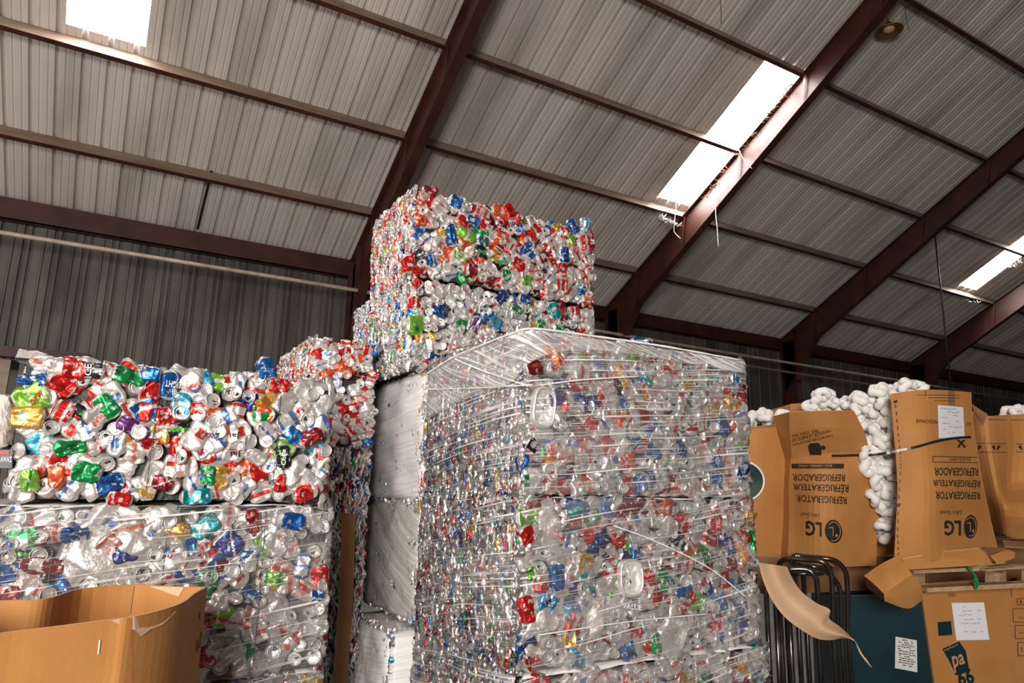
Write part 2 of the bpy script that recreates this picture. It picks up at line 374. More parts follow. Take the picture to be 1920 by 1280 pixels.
strand('hanging_film_strip', [PX(1343, 360, X2), PX(1342, 400, X2), PX(1345, 430, X2), PX(1347, 463, X2)], .008, 'white strip of torn film dangling from the pink-lit rafter')
strand('hanging_wire', [PX(1355-84, 350, 9.5), PX(1264, 425, 9.5), PX(1266, 437, 9.5), PX(1276, 447, 9.5)], .007, 'curled loose wire under the lower end of the middle skylight')
strand('hanging_wire', [PX(1385, 280, 9.7), PX(1395, 300, 9.7), PX(1410, 316, 9.7)], .006, 'short pale wire against the rafter below the middle purlin')
strand('hanging_wire', [PY(1351, 0, 5.7), PY(1352, 25, 5.7), PY(1352, 45, 5.7)], .006, 'thin wire hanging at the top edge left of the middle skylight', M['dark_pipe'])
strand('hanging_wire', [PY(1696, 10, 5.7), PY(1700, 40, 5.7), PY(1705, 58, 5.7)], .006, 'thin wire hanging right of the pendant lamp', M['dark_pipe'])
# torn film around skylight ends
def rags(poly, X, lab, n, seed, m, name='torn_film', sz=.06):
    rg = random.Random(seed); mb = MB(); P = np.array([PX(a, b, X) for a, b in poly])
    for i in range(n):
        t = rg.uniform(0, len(P)-1.001); p = crom(P, t)+np.array([rg.uniform(-.06, .03), rg.uniform(-.05, .05), rg.uniform(-.03, .04)])
        d = np.array([rg.gauss(0, 1), rg.gauss(0, 1), rg.gauss(0, .6)]); d /= np.linalg.norm(d); e = np.cross(d, [rg.random(), rg.random(), rg.random()]); e /= np.linalg.norm(e)
        L = sz*rg.uniform(.8, 3); w = sz*rg.uniform(.1, .45); N_ = np.cross(d, e)*.004
        a, b, c, dd = p-d*L/2-e*w*.3, p+e*w*.6, p+d*L/2+e*w*.2, p-e*w*.6
        mb.add([a, b, c, dd, a+N_, b+N_, c+N_, dd+N_], [(0, 1, 2, 3), (7, 6, 5, 4), (0, 4, 5, 1), (1, 5, 6, 2), (2, 6, 7, 3), (3, 7, 4, 0)])
    return tag(mb.build(name, m), lab, 'scrap', kind='stuff')
rags([(1232, 400), (1255, 415), (1280, 425)], 9.35, 'ragged white film scraps caught under the lower end of the middle skylight', 46, 3, M['rag'])
rags([(1498, 148), (1470, 180), (1445, 215), (1410, 262), (1375, 300), (1345, 345), (1318, 375)], 9.80, 'ragged brown paper edge along the right side of the middle skylight', 60, 4, M['brownrag'], 'torn_paper', .07)
rags([(1885, 492), (1900, 500), (1915, 488)], 20.6, 'white film tatters hanging at the far skylight', 26, 5, M['rag'])
rags([(1790, 556), (1815, 562), (1835, 566)], 20.9, 'bits of pale film at the lower end of the far skylight', 16, 6, M['rag'])

# ------------------------------------------------------------------ crushed cans
SILV = (.63, .59, .56)
PAL = {
 'silver': ((.61, .575, .55), [(.55, .05, .04), (.10, .18, .45), (.6, .58, .56), (.75, .73, .72)]),
 'white': ((.73, .68, .65), [(.60, .04, .03), (.70, .2, .15), (.08, .15, .4), (.8, .78, .76)]),
 'red': ((.58, .018, .015), [(.80, .76, .74), (.75, .72, .7), (.35, .01, .01)]),
 'orange': ((.75, .12, .035), [(.8, .75, .7), (.6, .05, .02)]),
 'maroon': ((.20, .015, .02), [(.7, .66, .62), (.45, .05, .04)]),
 'blue': ((.015, .10, .34), [(.72, .74, .78), (.03, .25, .6), (.01, .04, .2)]),
 'navy': ((.02, .03, .17), [(.65, .66, .7), (.05, .08, .3)]),
 'cyan': ((.06, .36, .55), [(.75, .78, .8), (.03, .2, .4)]),
 'green': ((.01, .27, .07), [(.75, .76, .72), (.01, .12, .04)]),
 'lime': ((.22, .52, .06), [(.75, .76, .7), (.5, .04, .03), (.02, .25, .05)]),
 'teal': ((.01, .30, .32), [(.7, .74, .74)]),
 'gold': ((.62, .36, .07), [(.8, .7, .5), (.45, .2, .03)]),
 'orangey': ((.80, .30, .02), [(.85, .7, .4)]),
 'black': ((.018, .018, .02), [(.6, .6, .6), (.1, .35, .05), (.5, .05, .04)]),
 'purple': ((.13, .03, .16), [(.6, .58, .62)]),
 'foil': ((.66, .61, .57), [(.62, .60, .57)]),
 'pink': ((.72, .46, .42), [(.8, .74, .72), (.6, .1, .08)]),
}
MIX = {
 'mixed': dict(silver=46, white=30, red=7, blue=3, cyan=1.5, green=2, lime=1, gold=3, black=2, maroon=2.5, navy=1.5, teal=.5, pink=8, orange=1.5),
 'redmix': dict(silver=26, white=22, red=19, orange=12, maroon=6, blue=3, lime=1.5, green=1, black=2, pink=11, gold=2),
 'pale': dict(silver=44, white=26, red=5, blue=9, cyan=3, green=4, lime=2, gold=3, navy=2, black=1, maroon=2, orangey=1.5),
 'wrap': dict(silver=40, white=24, red=9, blue=5, navy=3, cyan=1.5, green=2, lime=1, gold=3, maroon=4, teal=.5, orangey=.7, black=3, orange=2, pink=5),
 'side': dict(silver=44, white=16, red=7, blue=7, navy=8, cyan=1, green=3, gold=3, maroon=7, black=6, orange=1.5, pink=5),
}
def pick(rg, mix):
    d = MIX[mix]; return rg.choices(list(d), list(d.values()))[0]

def flake(rg, L, Wd, key, nu=18, nv=12):
    """A flattened, creased can seen broadside: verts, quads, one colour per face."""
    u, v = np.meshgrid(np.linspace(-1, 1, nu+1), np.linspace(-1, 1, nv+1), indexing='ij')
    waist = rg.uniform(0, .14); wo = rg.uniform(-.3, .3); tp = rg.uniform(-.12, .12)
    w = Wd/2*(1-waist*np.exp(-((u-wo)/.4)**2)+tp*u)*(1-np.abs(u)**7*.55)
    x = L/2*(u*(1-.10*v*v)+rg.uniform(-.12, .12)*v*v); y = w*v*(1+.06*np.sin(u*rg.uniform(4, 9)+rg.uniform(0, 6)))
    z = .007*(1-v**6)*(1-np.abs(u)**12)
    for _ in range(26 if key == 'foil' else 7):
        a = rg.uniform(0, math.pi); c = rg.uniform(-.8, .8); s = np.cos(a)*u+np.sin(a)*v*.8-c
        z = z+rg.choice((-1, 1))*rg.uniform(.003, .008)*np.exp(-np.abs(s)*rg.uniform(2, 5))
    jit = np.array([rg.uniform(-1, 1) for _ in range(z.size)]).reshape(z.shape); z = z+jit*.0011
    ed = (np.abs(u) > .999) | (np.abs(v) > .999); z = np.where(ed, z*.2-.026, z)
    V = np.stack([x, y, z], -1).reshape(-1, 3)
    i, j = np.meshgrid(np.arange(nu), np.arange(nv), indexing='ij'); b = (i*(nv+1)+j).ravel(); Q = np.stack([b, b+nv+1, b+nv+2, b+1], -1)
    uc = ((u[:-1, :-1]+u[1:, 1:])/2).ravel(); vc = ((v[:-1, :-1]+v[1:, 1:])/2).ravel()
    base, secs = PAL[key]; col = np.tile(np.array(base), (len(Q), 1)); s1 = np.array(rg.choice(secs)); s2 = np.array(rg.choice(secs))
    t = rg.random()
    if t < .35:
        a = rg.uniform(-.9, .9); q = np.abs(vc-a*uc-rg.uniform(-.4, .4)) < rg.uniform(.10, .25); col[q] = s1
    elif t < .6:
        q = (np.abs(uc-rg.uniform(-.3, .3)) < rg.uniform(.15, .35)) & (np.abs(vc-rg.uniform(-.3, .3)) < rg.uniform(.3, .6)); col[q] = s1
    elif t < .78:
        q = np.sin(uc*rg.uniform(5, 9)+rg.uniform(0, 6)) > .55; col[q] = s1
    elif t < .9:
        q = ((uc-rg.uniform(-.2, .2))**2+(vc*.7)**2) < rg.uniform(.06, .16); col[q] = s1; q = uc > .5; col[q] = s2
    e = rg.uniform(.78, .92); col[np.abs(uc) > e] = SILV
    return V, Q, col
def endcap(rg, R, key, n=18):
    """The round end of a can facing out: rim, groove, dished panel with tab."""
    pr = [(.02, -.001), (.3, -.001), (.62, 0), (.74, .0005), (.80, -.0035), (.86, -.003), (.91, .004), (.97, .0055), (1.0, .003), (1.05, -.006), (1.10, -.03)]
    sq = rg.uniform(.72, 1.0); vs = []
    dent = rg.uniform(0, .006); da = rg.uniform(0, 6.28)
    for r, z in pr:
        for k in range(n):
            t = 2*math.pi*k/n; x = r*R*math.cos(t); y = r*R*sq*math.sin(t)
            vs.append((x, y, z*1.9+dent*math.cos(t-da)*r+(.002*math.sin(3*t+da) if r > .8 else 0)))
    fs = [(i*n+k, i*n+(k+1) % n, (i+1)*n+(k+1) % n, (i+1)*n+k) for i in range(len(pr)-1) for k in range(n)]
    col = np.tile(np.array((.66, .64, .62)), (len(fs), 1)); base = np.array(PAL[key][0])
    col[(len(pr)-2)*n:] = base
    if rg.random() < .5:                                   # opening side: dark mouth and tab
        col[:n//3] = (.05, .045, .04); col[n:n+n//4] = (.06, .05, .05)
    if rg.random() < .12: col[:(len(pr)-4)*n] = base*.5+np.array(SILV)*.5
    return np.array(vs), np.array(fs), col
def sliver(rg, L, Wd, key, n=9, m=5):
    """A flattened can seen on edge."""
    u, v = np.meshgrid(np.linspace(-1, 1, n+1), np.linspace(-1, 1, m+1), indexing='ij')
    w = Wd/2*np.sqrt(np.clip(1-np.abs(u)**2.6*.93, 0, 1)); ph = rg.uniform(0, 6)
    x = L/2*u; y = w*v+Wd*.28*np.sin(u*rg.uniform(2, 5)+ph); z = (.012*(1-v*v)*(1-u**4))+.004*np.sin(u*9+ph)+np.array([rg.uniform(-.0015, .0015) for _ in range(u.size)]).reshape(u.shape)
    ed = (np.abs(v) > .99); z = np.where(ed, -.012, z)
    V = np.stack([x, y, z], -1).reshape(-1, 3)
    i, j = np.meshgrid(np.arange(n), np.arange(m), indexing='ij'); b = (i*(m+1)+j).ravel(); Q = np.stack([b, b+m+1, b+m+2, b+1], -1)
    col = np.tile(np.array(PAL[key][0]), (len(Q), 1)); uc = ((u[:-1, :-1]+u[1:, 1:])/2).ravel()
    sv = np.array(SILV)*rg.uniform(.35, 1); col[uc > rg.uniform(.3, .9)] = sv; col[uc < -rg.uniform(.5, .95)] = sv
    if key == 'silver': col[:] = sv
    return V, Q, col
def mesh_np(name, V, Q, col, parent, m=None, smooth=False):
    off = np.array(worldloc(parent)); V = V-off
    me = bpy.data.meshes.new(name); me.vertices.add(len(V)); me.vertices.foreach_set('co', V.astype(np.float32).ravel())
    me.loops.add(Q.size); me.loops.foreach_set('vertex_index', Q.astype(np.int32).ravel())
    me.polygons.add(len(Q)); me.polygons.foreach_set('loop_start', np.arange(0, Q.size, 4, dtype=np.int32))
    me.update(calc_edges=True); me.validate()
    at = me.attributes.new('Col', 'FLOAT_COLOR', 'FACE'); at.data.foreach_set('color', np.c_[col, np.ones(len(col))].astype(np.float32).ravel())
    me.materials.append(m or M['can'])
    if smooth: me.polygons.foreach_set('use_smooth', [True]*len(Q))
    o = bpy.data.objects.new(name, me); C.objects.link(o); o.parent = parent
    return o
def place(V, P, e1, e2, n, ang, tilt, rg):
    c, s = math.cos(ang), math.sin(ang); a = e1*c+e2*s; b = -e1*s+e2*c
    tx, ty = rg.uniform(-tilt, tilt), rg.uniform(-tilt, tilt); nn = n+a*tx+b*ty; nn /= np.linalg.norm(nn)
    a = a-nn*(a@nn); a /= np.linalg.norm(a); b = np.cross(nn, a)
    return P+V[:, :1]*a+V[:, 1:2]*b+V[:, 2:3]*nn
def merge(parts):
    Vs, Qs, Cs, k = [], [], [], 0
    for V, Q, c in parts: Vs.append(V); Qs.append(Q+k); Cs.append(c); k += len(V)
    return np.concatenate(Vs), np.concatenate(Qs), np.concatenate(Cs)

def foil_tray(rg, a, b):
    """Crumpled oval roasting tin seen from its mouth."""
    n = 36; pr = [(.02, -.014), (.25, -.012), (.5, -.015), (.72, -.010), (.80, -.004), (.86, .010), (.93, .015), (1.0, .013), (1.03, .004), (1.04, -.02)]
    vs = []
    for r, z in pr:
        for k in range(n):
            t = 2*math.pi*k/n; q = (abs(math.cos(t))**3.2+abs(math.sin(t))**3.2)**(-1/3.2)
            j = .006 if r < .8 else .0012
            vs.append((a*r*q*math.cos(t)+rg.uniform(-j, j), b*r*q*math.sin(t)+rg.uniform(-j, j), z+rg.uniform(-j, j)))
    fs = [(i*n+k, i*n+(k+1) % n, (i+1)*n+(k+1) % n, (i+1)*n+k) for i in range(len(pr)-1) for k in range(n)]
    return np.array(vs), np.array(fs), np.tile(np.array((.80, .77, .74)), (len(fs), 1))

def cover(rg, fn, U, Vv, mix, scale=1.0, dens=1.0, ends=.3, avoid=None):
    """Cans over one bale face; fn(u,v) gives point, e1, e2, normal. Returns [(size, parts)]."""
    out = []; st = .065*scale/math.sqrt(dens); ni, nj = max(1, round(U/st)), max(1, round(Vv/st))
    for j in range(nj):
        for i in range(ni):
            u = (i+.5+.5*(j % 2)-.25+rg.uniform(-.3, .3))*U/ni; v = (j+.5+rg.uniform(-.3, .3))*Vv/nj
            if not (.0 < u < U): continue
            u = min(max(u, .038*scale), U-.038*scale); v = min(max(v, .042*scale), Vv-.042*scale)
            if avoid and any(((u-a)/c)**2+((v-b)/d)**2 < 1 for a, b, c, d in avoid): continue
            P, e1, e2, n = fn(u, v); key = pick(rg, mix)
            if rg.random() < ends:
                V, Q, col = endcap(rg, .0275*scale*rg.uniform(.92, 1.1), key); V = place(V, P+n*rg.uniform(.004, .022), e1, e2, n, rg.uniform(0, 6.28), .38, rg); out.append((.5, [(V, Q, col)]))
            else:
                L = .108*scale*rg.uniform(.78, 1.12); Wd = .086*scale*rg.uniform(.74, 1.1)
                V, Q, col = flake(rg, L, Wd, key); ang = rg.uniform(0, 6.28); zz = rg.uniform(-.010, .014); 
                pos = P+n*zz; r0 = random.Random(rg.random()); Vp = place(V, pos, e1, e2, n, ang, .16, r0); parts = [(Vp, Q, col)]
                if rg.random() < .28:                       # folded-over end showing on the flattened can
                    Ve, Qe, ce = endcap(rg, .026*scale, key, 14); d = (e1*math.cos(ang)+e2*math.sin(ang))*L*.36
                    parts.append((place(Ve, pos+d+n*.016, e1, e2, n, ang, .3, rg), Qe, ce))
                out.append((1.0+zz*20+rg.random()*.1, parts))
    return out
def cover_edges(rg, fn, U, Vv, mix, scale=1.0, dens=1.0):
    out = []; su = .0165*scale/dens; sv = .062*scale; ni, nj = max(1, round(U/su)), max(1, round(Vv/sv))
    for i in range(ni):
        o = rg.random()
        for j in range(nj+1):
            u = (i+.5+rg.uniform(-.3, .3))*U/ni; v = min(max((j+o-.5+rg.uniform(-.15, .15))*Vv/nj, .03), Vv-.03)
            P, e1, e2, n = fn(u, v); key = pick(rg, mix)
            V, Q, col = sliver(rg, .095*scale*rg.uniform(.8, 1.3), .023*scale*rg.uniform(.55, 1.35), key)
            if rg.random() < .07: V, Q, col = sliver(rg, .10*scale, .05*scale, rg.choice(('white', 'silver')))
            out.append((place(V, P+n*rg.uniform(-.004, .012), e1, e2, n, math.pi/2+rg.gauss(0, .13), .25, rg), Q, col))
    return out

def bale(label, box, seed, mix='mixed', scale=1.0, ends=.28, wrap=None, side='edges', left=True, right=True, top=False,
         front='cans', side_wrap=None, bulge=.02, trays=(), wires=(.22, .5, .78), group=None, singles=100, name='aluminium_can_bale', dens=1.0, feats='', tone=1.0, side_tone=1.0):
    x0, x1, y0, y1, z0, z1 = box; z0 += H; z1 += H
    rg = random.Random(seed); W3 = (x1-x0, y1-y0, z1-z0)
    root = thing(name, label, 'bale', ((x0+x1)/2, (y0+y1)/2, z0), group)
    cor = MB(); g = .022
    cor.box(x0+g, x1-g, y0+g, y1-g, z0+.002, z1-g); cor.build('compressed_core', M['core'], root)
    ph = [rg.uniform(0, 6) for _ in range(4)]
    def bul(a, b): return bulge*(math.sin(a*math.pi)*math.sin(b*math.pi)*.8+.35*math.sin(a*7+ph[0])*math.sin(b*5+ph[1])) - .012*(abs(2*a-1)**8+abs(2*b-1)**8)
    ex, ey, ez = np.eye(3)
    fr = lambda u, v: (np.array([x0+u, y0-bul(u/W3[0], v/W3[2]), z0+v]), ex, ez, -ey)
    lf = lambda u, v: (np.array([x0-bul(u/W3[1], v/W3[2]), y1-u, z0+v]), -ey, ez, -ex)
    rt = lambda u, v: (np.array([x1+bul(u/W3[1], v/W3[2]), y0+u, z0+v]), ey, ez, ex)
    tp = lambda u, v: (np.array([x0+u, y0+v, z1+bul(u/W3[0], v/W3[1])*.3-.012]), ex, ey, ez)
    av = [(a, b, c, d) for a, b, c, d in trays]
    cans = cover(rg, fr, W3[0], W3[2], mix, scale, dens, ends, [(a, b, c*.8, d*.8) for a, b, c, d in av]) if front == 'cans' else []
    cans.sort(key=lambda t: -t[0]); rest = []
    FT = [f.split() for f in feats.split(',') if f.strip()]; singles = max(0, singles-len(FT))
    for k, f in enumerate(FT):
        px, py = float(f[0]), float(f[1]); key = f[2]; ang, lp, wp = map(float, f[3:6]); P = PY(px, py, y0-.014-.004*(k % 3)-(0 if wrap else .010)); w = (P-EYE)@CF
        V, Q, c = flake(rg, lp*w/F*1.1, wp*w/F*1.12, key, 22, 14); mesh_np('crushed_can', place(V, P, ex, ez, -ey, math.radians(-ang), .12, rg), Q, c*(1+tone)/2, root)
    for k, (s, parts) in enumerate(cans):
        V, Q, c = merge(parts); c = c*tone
        if k < singles: mesh_np('crushed_can', V, Q, c, root)
        else: rest.append((V, Q, c))
    if top: rest += [merge(p) for s, p in cover(rg, tp, W3[0], W3[1], mix, scale, .7, .3)]
    if rest:
        o = mesh_np('crushed_can', *merge(rest), root); o['kind'] = 'stuff'
    edg = []
    emix = 'side' if mix == 'wrap' or front == 'edges' else mix
    if left: edg += cover_edges(rg, lf, W3[1], W3[2], emix, scale)
    if right: edg += cover_edges(rg, rt, min(W3[1], .5), W3[2], mix, scale, .7)
    if front == 'edges': edg += cover_edges(rg, fr, W3[0], W3[2], emix, scale)
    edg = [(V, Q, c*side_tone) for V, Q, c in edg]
    if edg: o = mesh_np('can_edge', *merge(edg), root); o['kind'] = 'stuff'
    for a, b, c, d in trays:
        V, Q, col = foil_tray(rg, c, d); P, e1, e2, n = fr(a, b)
        o = mesh_np('foil_tray', place(V, P+n*.03, e1, e2, n, rg.uniform(-.1, .1), .05, rg), Q, col, root); o['label'] = 'crumpled oval foil tray pressed among the cans'
    for t in wires:
        w = MB(); q = [fr(t*W3[0], s*W3[2])[0]-ey*.024 for s in np.linspace(0.0, 1, 12)]; w.tube(q, .0016, 5); w.build('baling_wire', M['wire'], root)
    # film
    def film(fn, U, Vv, off, m, nm, n1=40, n2=22, crumple=.006, lab=None):
        vs = []
        for j in range(n2+1):
            for i in range(n1+1):
                a, b = i/n1, j/n2; P, e1, e2, n = fn(a*U, b*Vv)
                e = (1-abs(2*a-1)**10)*.6+.4
                vs.append(P+n*(off*e+crumple*math.sin(b*19+a*3+ph[2])*math.sin(a*11+ph[3])+rg.uniform(-1, 1)*crumple*.5))
        k = n1+1; mb = MB(); mb.add(vs, [(j*k+i, j*k+i+1, (j+1)*k+i+1, (j+1)*k+i) for j in range(n2) for i in range(n1)])
        o = mb.build(nm, m, root, True)
        sol = o.modifiers.new('t', 'SOLIDIFY'); sol.thickness = .0004
        if lab: o['label'] = lab
        return o
    if wrap:
        film(fr, W3[0], W3[2], .036, M[wrap], 'stretch_film')
        film(rt, W3[1], W3[2], .03, M[wrap], 'stretch_film', 20)
        film(tp, W3[0], W3[1], .014, M['film_heavy'], 'stretch_film', 20, 12)
    if side_wrap: film(lf, W3[1], W3[2], .03, M[side_wrap], 'stretch_film', 30, 26, .009)
    root['_'] = 0; del root['_']
    return root, fr, lf

# prominent cans: place, colour, turn and size of each as read off the bales' fronts
FE_L3 = '60 745 lime -30 58 50,50 781 gold 0 52 42,60 712 blue 0 46 22,92 684 white 10 64 28,140 692 red 0 38 34,168 693 black 0 46 30,246 705 green 10 62 30,281 701 blue 0 36 26,322 721 blue 90 52 34,115 722 red 30 46 30,118 769 red 20 36 38,155 776 black 35 48 26,200 762 green 45 50 34,275 775 blue 60 54 42,340 761 cyan 90 50 32,370 766 red 0 38 24,415 775 orange 0 50 24,250 803 purple 30 60 30,299 812 gold 0 36 38,342 810 black 20 54 32,395 818 silver 10 60 30,283 832 red 0 38 22,385 846 red 60 50 26,131 838 green -10 54 28,118 870 red 15 54 34,162 885 green 10 50 38,206 905 blue -20 50 34,370 931 teal -5 54 28,390 890 green 90 38 24,495 777 green 0 40 28,500 690 blue 70 42 30,525 722 red 0 36 26,531 856 black 80 42 24,550 816 blue 40 38 28,586 820 maroon -35 46 26,574 925 red -20 44 28,527 905 red 90 34 20,225 935 red 10 42 26,305 906 maroon 10 36 26,438 847 white 0 40 36,448 810 white -20 44 38,105 895 orange 80 44 26,55 900 lime 80 44 30,500 810 white 50 44 30'
FE_T2 = '856 377 blue 10 26 24,808 356 maroon 0 28 16,888 413 blue 20 28 20,911 420 red 90 26 24,847 440 blue 80 42 18,875 440 lime 20 40 22,906 452 blue 0 26 18,904 471 black 20 34 22,863 478 lime 40 32 20,940 492 black -40 38 22,993 468 blue -70 36 22,973 494 red 30 32 20,937 461 orange 0 32 28,766 495 red 80 30 22,789 411 orange 0 24 22,940 394 orange 0 36 24,957 394 red 60 28 20,1076 423 blue 50 30 18,1100 418 cyan 0 20 22,1060 478 blue 80 30 18,1072 447 lime 60 24 16,1059 437 red 0 22 22,1007 516 orange 30 28 26,950 516 green 0 20 22,990 526 lime 0 28 18,888 506 maroon 0 26 26,1100 457 red 80 36 18,811 488 blue 60 24 16,787 471 black 50 24 14,829 386 white 20 34 24,905 400 pink 20 30 22'
FE_T1 = '780 566 red 80 24 20,780 610 lime 0 32 38,789 635 orangey 80 18 16,914 588 blue -30 26 22,930 605 cyan 20 28 22,893 609 purple -65 34 16,1040 583 teal 60 36 22,1055 585 maroon 80 34 18,969 580 green 20 26 18,985 561 blue 0 30 18,942 557 navy -50 32 18,784 531 red 30 20 16,816 671 blue 10 30 14'
FE_R3 = '1045 669 orange 70 44 32,1024 658 orange 0 22 22,1167 706 orangey 60 42 20,1202 701 blue 80 46 20,1284 674 maroon 0 32 24,1262 695 orange 50 42 22,1204 640 blue 0 46 16,1337 685 navy 0 40 24,1380 711 cyan 0 26 22,1334 714 teal 0 32 26,1055 751 red 85 42 22,1106 794 red 30 30 26,1178 780 red 60 28 18,1191 794 gold -25 44 18,1215 733 orange 50 38 22,1143 754 navy 40 30 18,1167 759 blue 0 26 18,1225 807 blue -50 40 26,1249 796 red 85 40 20,1279 775 navy 70 50 20,1180 828 green 60 26 22,1050 850 red 40 52 32,1002 834 black 30 32 26,1172 871 red 10 36 32,1172 911 red 0 34 22,1204 903 blue 85 36 24,1345 865 blue 20 36 24,1342 897 blue 0 36 22,1390 887 blue 10 34 24,1326 807 navy 70 40 18,1381 828 lime 20 30 16,1074 831 blue 20 30 18,1072 889 purple 70 28 16,1225 702 white 60 40 30,1090 700 white 0 44 40,1240 850 white 80 46 34,1140 820 white 0 40 40'
FE_R2 = '1082 948 blue 10 60 24,1143 950 blue 85 38 28,1342 980 red 10 30 28,990 1004 red 60 40 30,1305 1043 green 60 42 26,1125 1014 navy 70 36 22,1191 1030 blue 85 48 22,1178 1025 lime 80 36 16,1098 1051 gold 0 38 32,1103 1006 red -30 36 28,1045 1081 blue 85 52 30,997 1075 lime 80 26 18,1013 1097 red 0 36 26,1101 1091 teal 0 40 36,1148 1099 lime 85 42 20,1178 1089 maroon 70 48 28,1215 1105 blue -40 36 26,1244 1086 green 70 48 24,1233 1126 red 20 36 36,1186 1136 navy 10 46 26,989 1142 red 80 50 28,1281 1105 blue 10 42 32,1324 1099 navy 0 30 30,1356 1126 blue 80 34 20,1395 1150 navy 80 54 20,1410 1014 green 80 44 16,1369 1020 navy 80 50 22,1393 1035 orangey 70 42 18,1228 1205 green 85 40 18,1013 1185 foil -50 92 52,1103 1168 foil -60 84 58,1268 1180 foil -60 100 64,1353 1200 white 0 36 36,1029 977 white 60 52 46,1034 1020 white 70 58 42'
FE_L2 = '42 1015 green 80 52 50,332 1050 red 20 38 36,432 1020 navy 40 50 42,467 1045 blue 0 36 28,357 1025 blue 80 38 18,352 1082 blue 0 52 26,387 1080 green 0 28 26,390 1035 red 70 42 26,550 977 blue 10 42 32,475 977 maroon 80 46 28,595 1117 blue 0 28 22,515 1085 lime 0 42 26,420 1060 maroon 0 32 26,305 1010 foil 60 120 74,205 1010 foil -60 130 110,250 1035 foil 30 90 70,80 1060 maroon 5 70 30,60 1040 black 5 60 26,110 1080 black 0 66 22'
DR = 2.78
STK = 'bales of crushed cans stacked in the shed'
# right-hand wrapped stack, three levels
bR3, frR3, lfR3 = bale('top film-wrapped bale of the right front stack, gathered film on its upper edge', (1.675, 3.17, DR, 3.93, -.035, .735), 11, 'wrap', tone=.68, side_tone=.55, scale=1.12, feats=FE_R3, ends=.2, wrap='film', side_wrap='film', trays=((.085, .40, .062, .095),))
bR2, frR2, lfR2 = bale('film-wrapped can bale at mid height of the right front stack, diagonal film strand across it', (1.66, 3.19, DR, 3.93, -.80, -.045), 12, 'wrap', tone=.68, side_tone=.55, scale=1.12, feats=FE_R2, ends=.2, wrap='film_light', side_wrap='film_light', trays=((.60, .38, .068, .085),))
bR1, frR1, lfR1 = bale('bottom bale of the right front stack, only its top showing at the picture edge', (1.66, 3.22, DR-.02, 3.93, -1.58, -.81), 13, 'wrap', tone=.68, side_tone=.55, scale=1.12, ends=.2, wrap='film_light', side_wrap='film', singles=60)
# grey-filmed bales behind it
bale('bale fully clouded by white film, under the bare can bales of the tallest stack', (1.70, 2.9, 4.02, 5.30, -.10, .695), 14, 'pale', side_wrap='film_heavy', front='none', right=False, wires=(), name='wrapped_bale')
bale('bale in crinkled grey film below the white-clouded one', (1.70, 2.9, 4.02, 4.98, -.80, -.12), 15, 'pale', side_wrap='film_heavy2', front='none', right=False, wires=(), name='wrapped_bale')
bale('low bale in streaky grey film jutting out beneath the crinkled grey one', (1.53, 2.9, 3.97, 4.72, -1.58, -.84), 16, 'pale', side_wrap='film_heavy', wrap='film_heavy', front='none', right=False, wires=(), name='wrapped_bale')
# the two bare bales on top
bT1, frT1, _ = bale('lower bare bale of the tallest stack, mostly silver can ends', (1.575, 3.03, 4.06, 5.25, .715, 1.31), 17, 'pale', ends=.6, feats=FE_T1, dens=1.3, scale=1.0, wires=(.3, .7))
bT2, frT2, _ = bale('highest bale of all, bare cans mostly red and white', (1.56, 3.02, 4.05, 4.86, 1.325, 1.915), 18, 'redmix', ends=.18, feats=FE_T2, scale=1.06, top=True, wires=(.3, .62, .86))
# left-hand stack
bL3, frL3, _ = bale('unwrapped bale on top of the left stack, its cans face on and sharply lit', (-.325, .885, 3.2, 4.3, -.09, .455), 19, 'mixed', scale=1.12, feats=FE_L3, ends=.22, left=False, top=True, wires=(.4, .8))
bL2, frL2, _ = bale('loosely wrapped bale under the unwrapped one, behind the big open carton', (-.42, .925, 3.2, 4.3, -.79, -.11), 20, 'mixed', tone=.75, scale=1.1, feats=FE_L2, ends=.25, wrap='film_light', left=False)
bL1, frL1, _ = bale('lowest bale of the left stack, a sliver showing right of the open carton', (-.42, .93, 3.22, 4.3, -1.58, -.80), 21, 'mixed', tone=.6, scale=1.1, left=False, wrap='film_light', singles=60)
# bales behind, between the stacks
bale('small bare bale peeping up between the left stack and the tallest stack', (1.08, 1.50, 4.42, 5.5, .22, .90), 22, 'redmix', scale=1.1, ends=.35, right=False, top=True, wires=())
bale('shaded bale with cans on edge in the gap right of the left stack', (1.04, 1.50, 4.42, 5.5, -.50, .21), 23, 'mixed', front='edges', right=False, wires=())
bale('dark bale low in the gap beside the upright cardboard strip', (1.04, 1.50, 4.42, 5.5, -1.58, -.51), 24, 'mixed', front='edges', right=False, wires=())
p = PY(590, 700, 5.6); bale('bale behind the left stack, just a red, white and green corner visible', (PY(540, 700, 5.6)[0], p[0]+.1, 5.6, 6.3, -1.58, PY(560, 690, 5.6)[2]-H), 25, 'white' if False else 'redmix', scale=1.3, ends=.1, right=False, left=False, top=True, wires=(), singles=30)
# left neighbour bale: its right edge only
bale('bale at the far left edge below the pale sack', (-1.3, -.45, 3.25, 4.2, -1.58, .02), 26, 'mixed', scale=1.2, wires=(), left=False, singles=60)

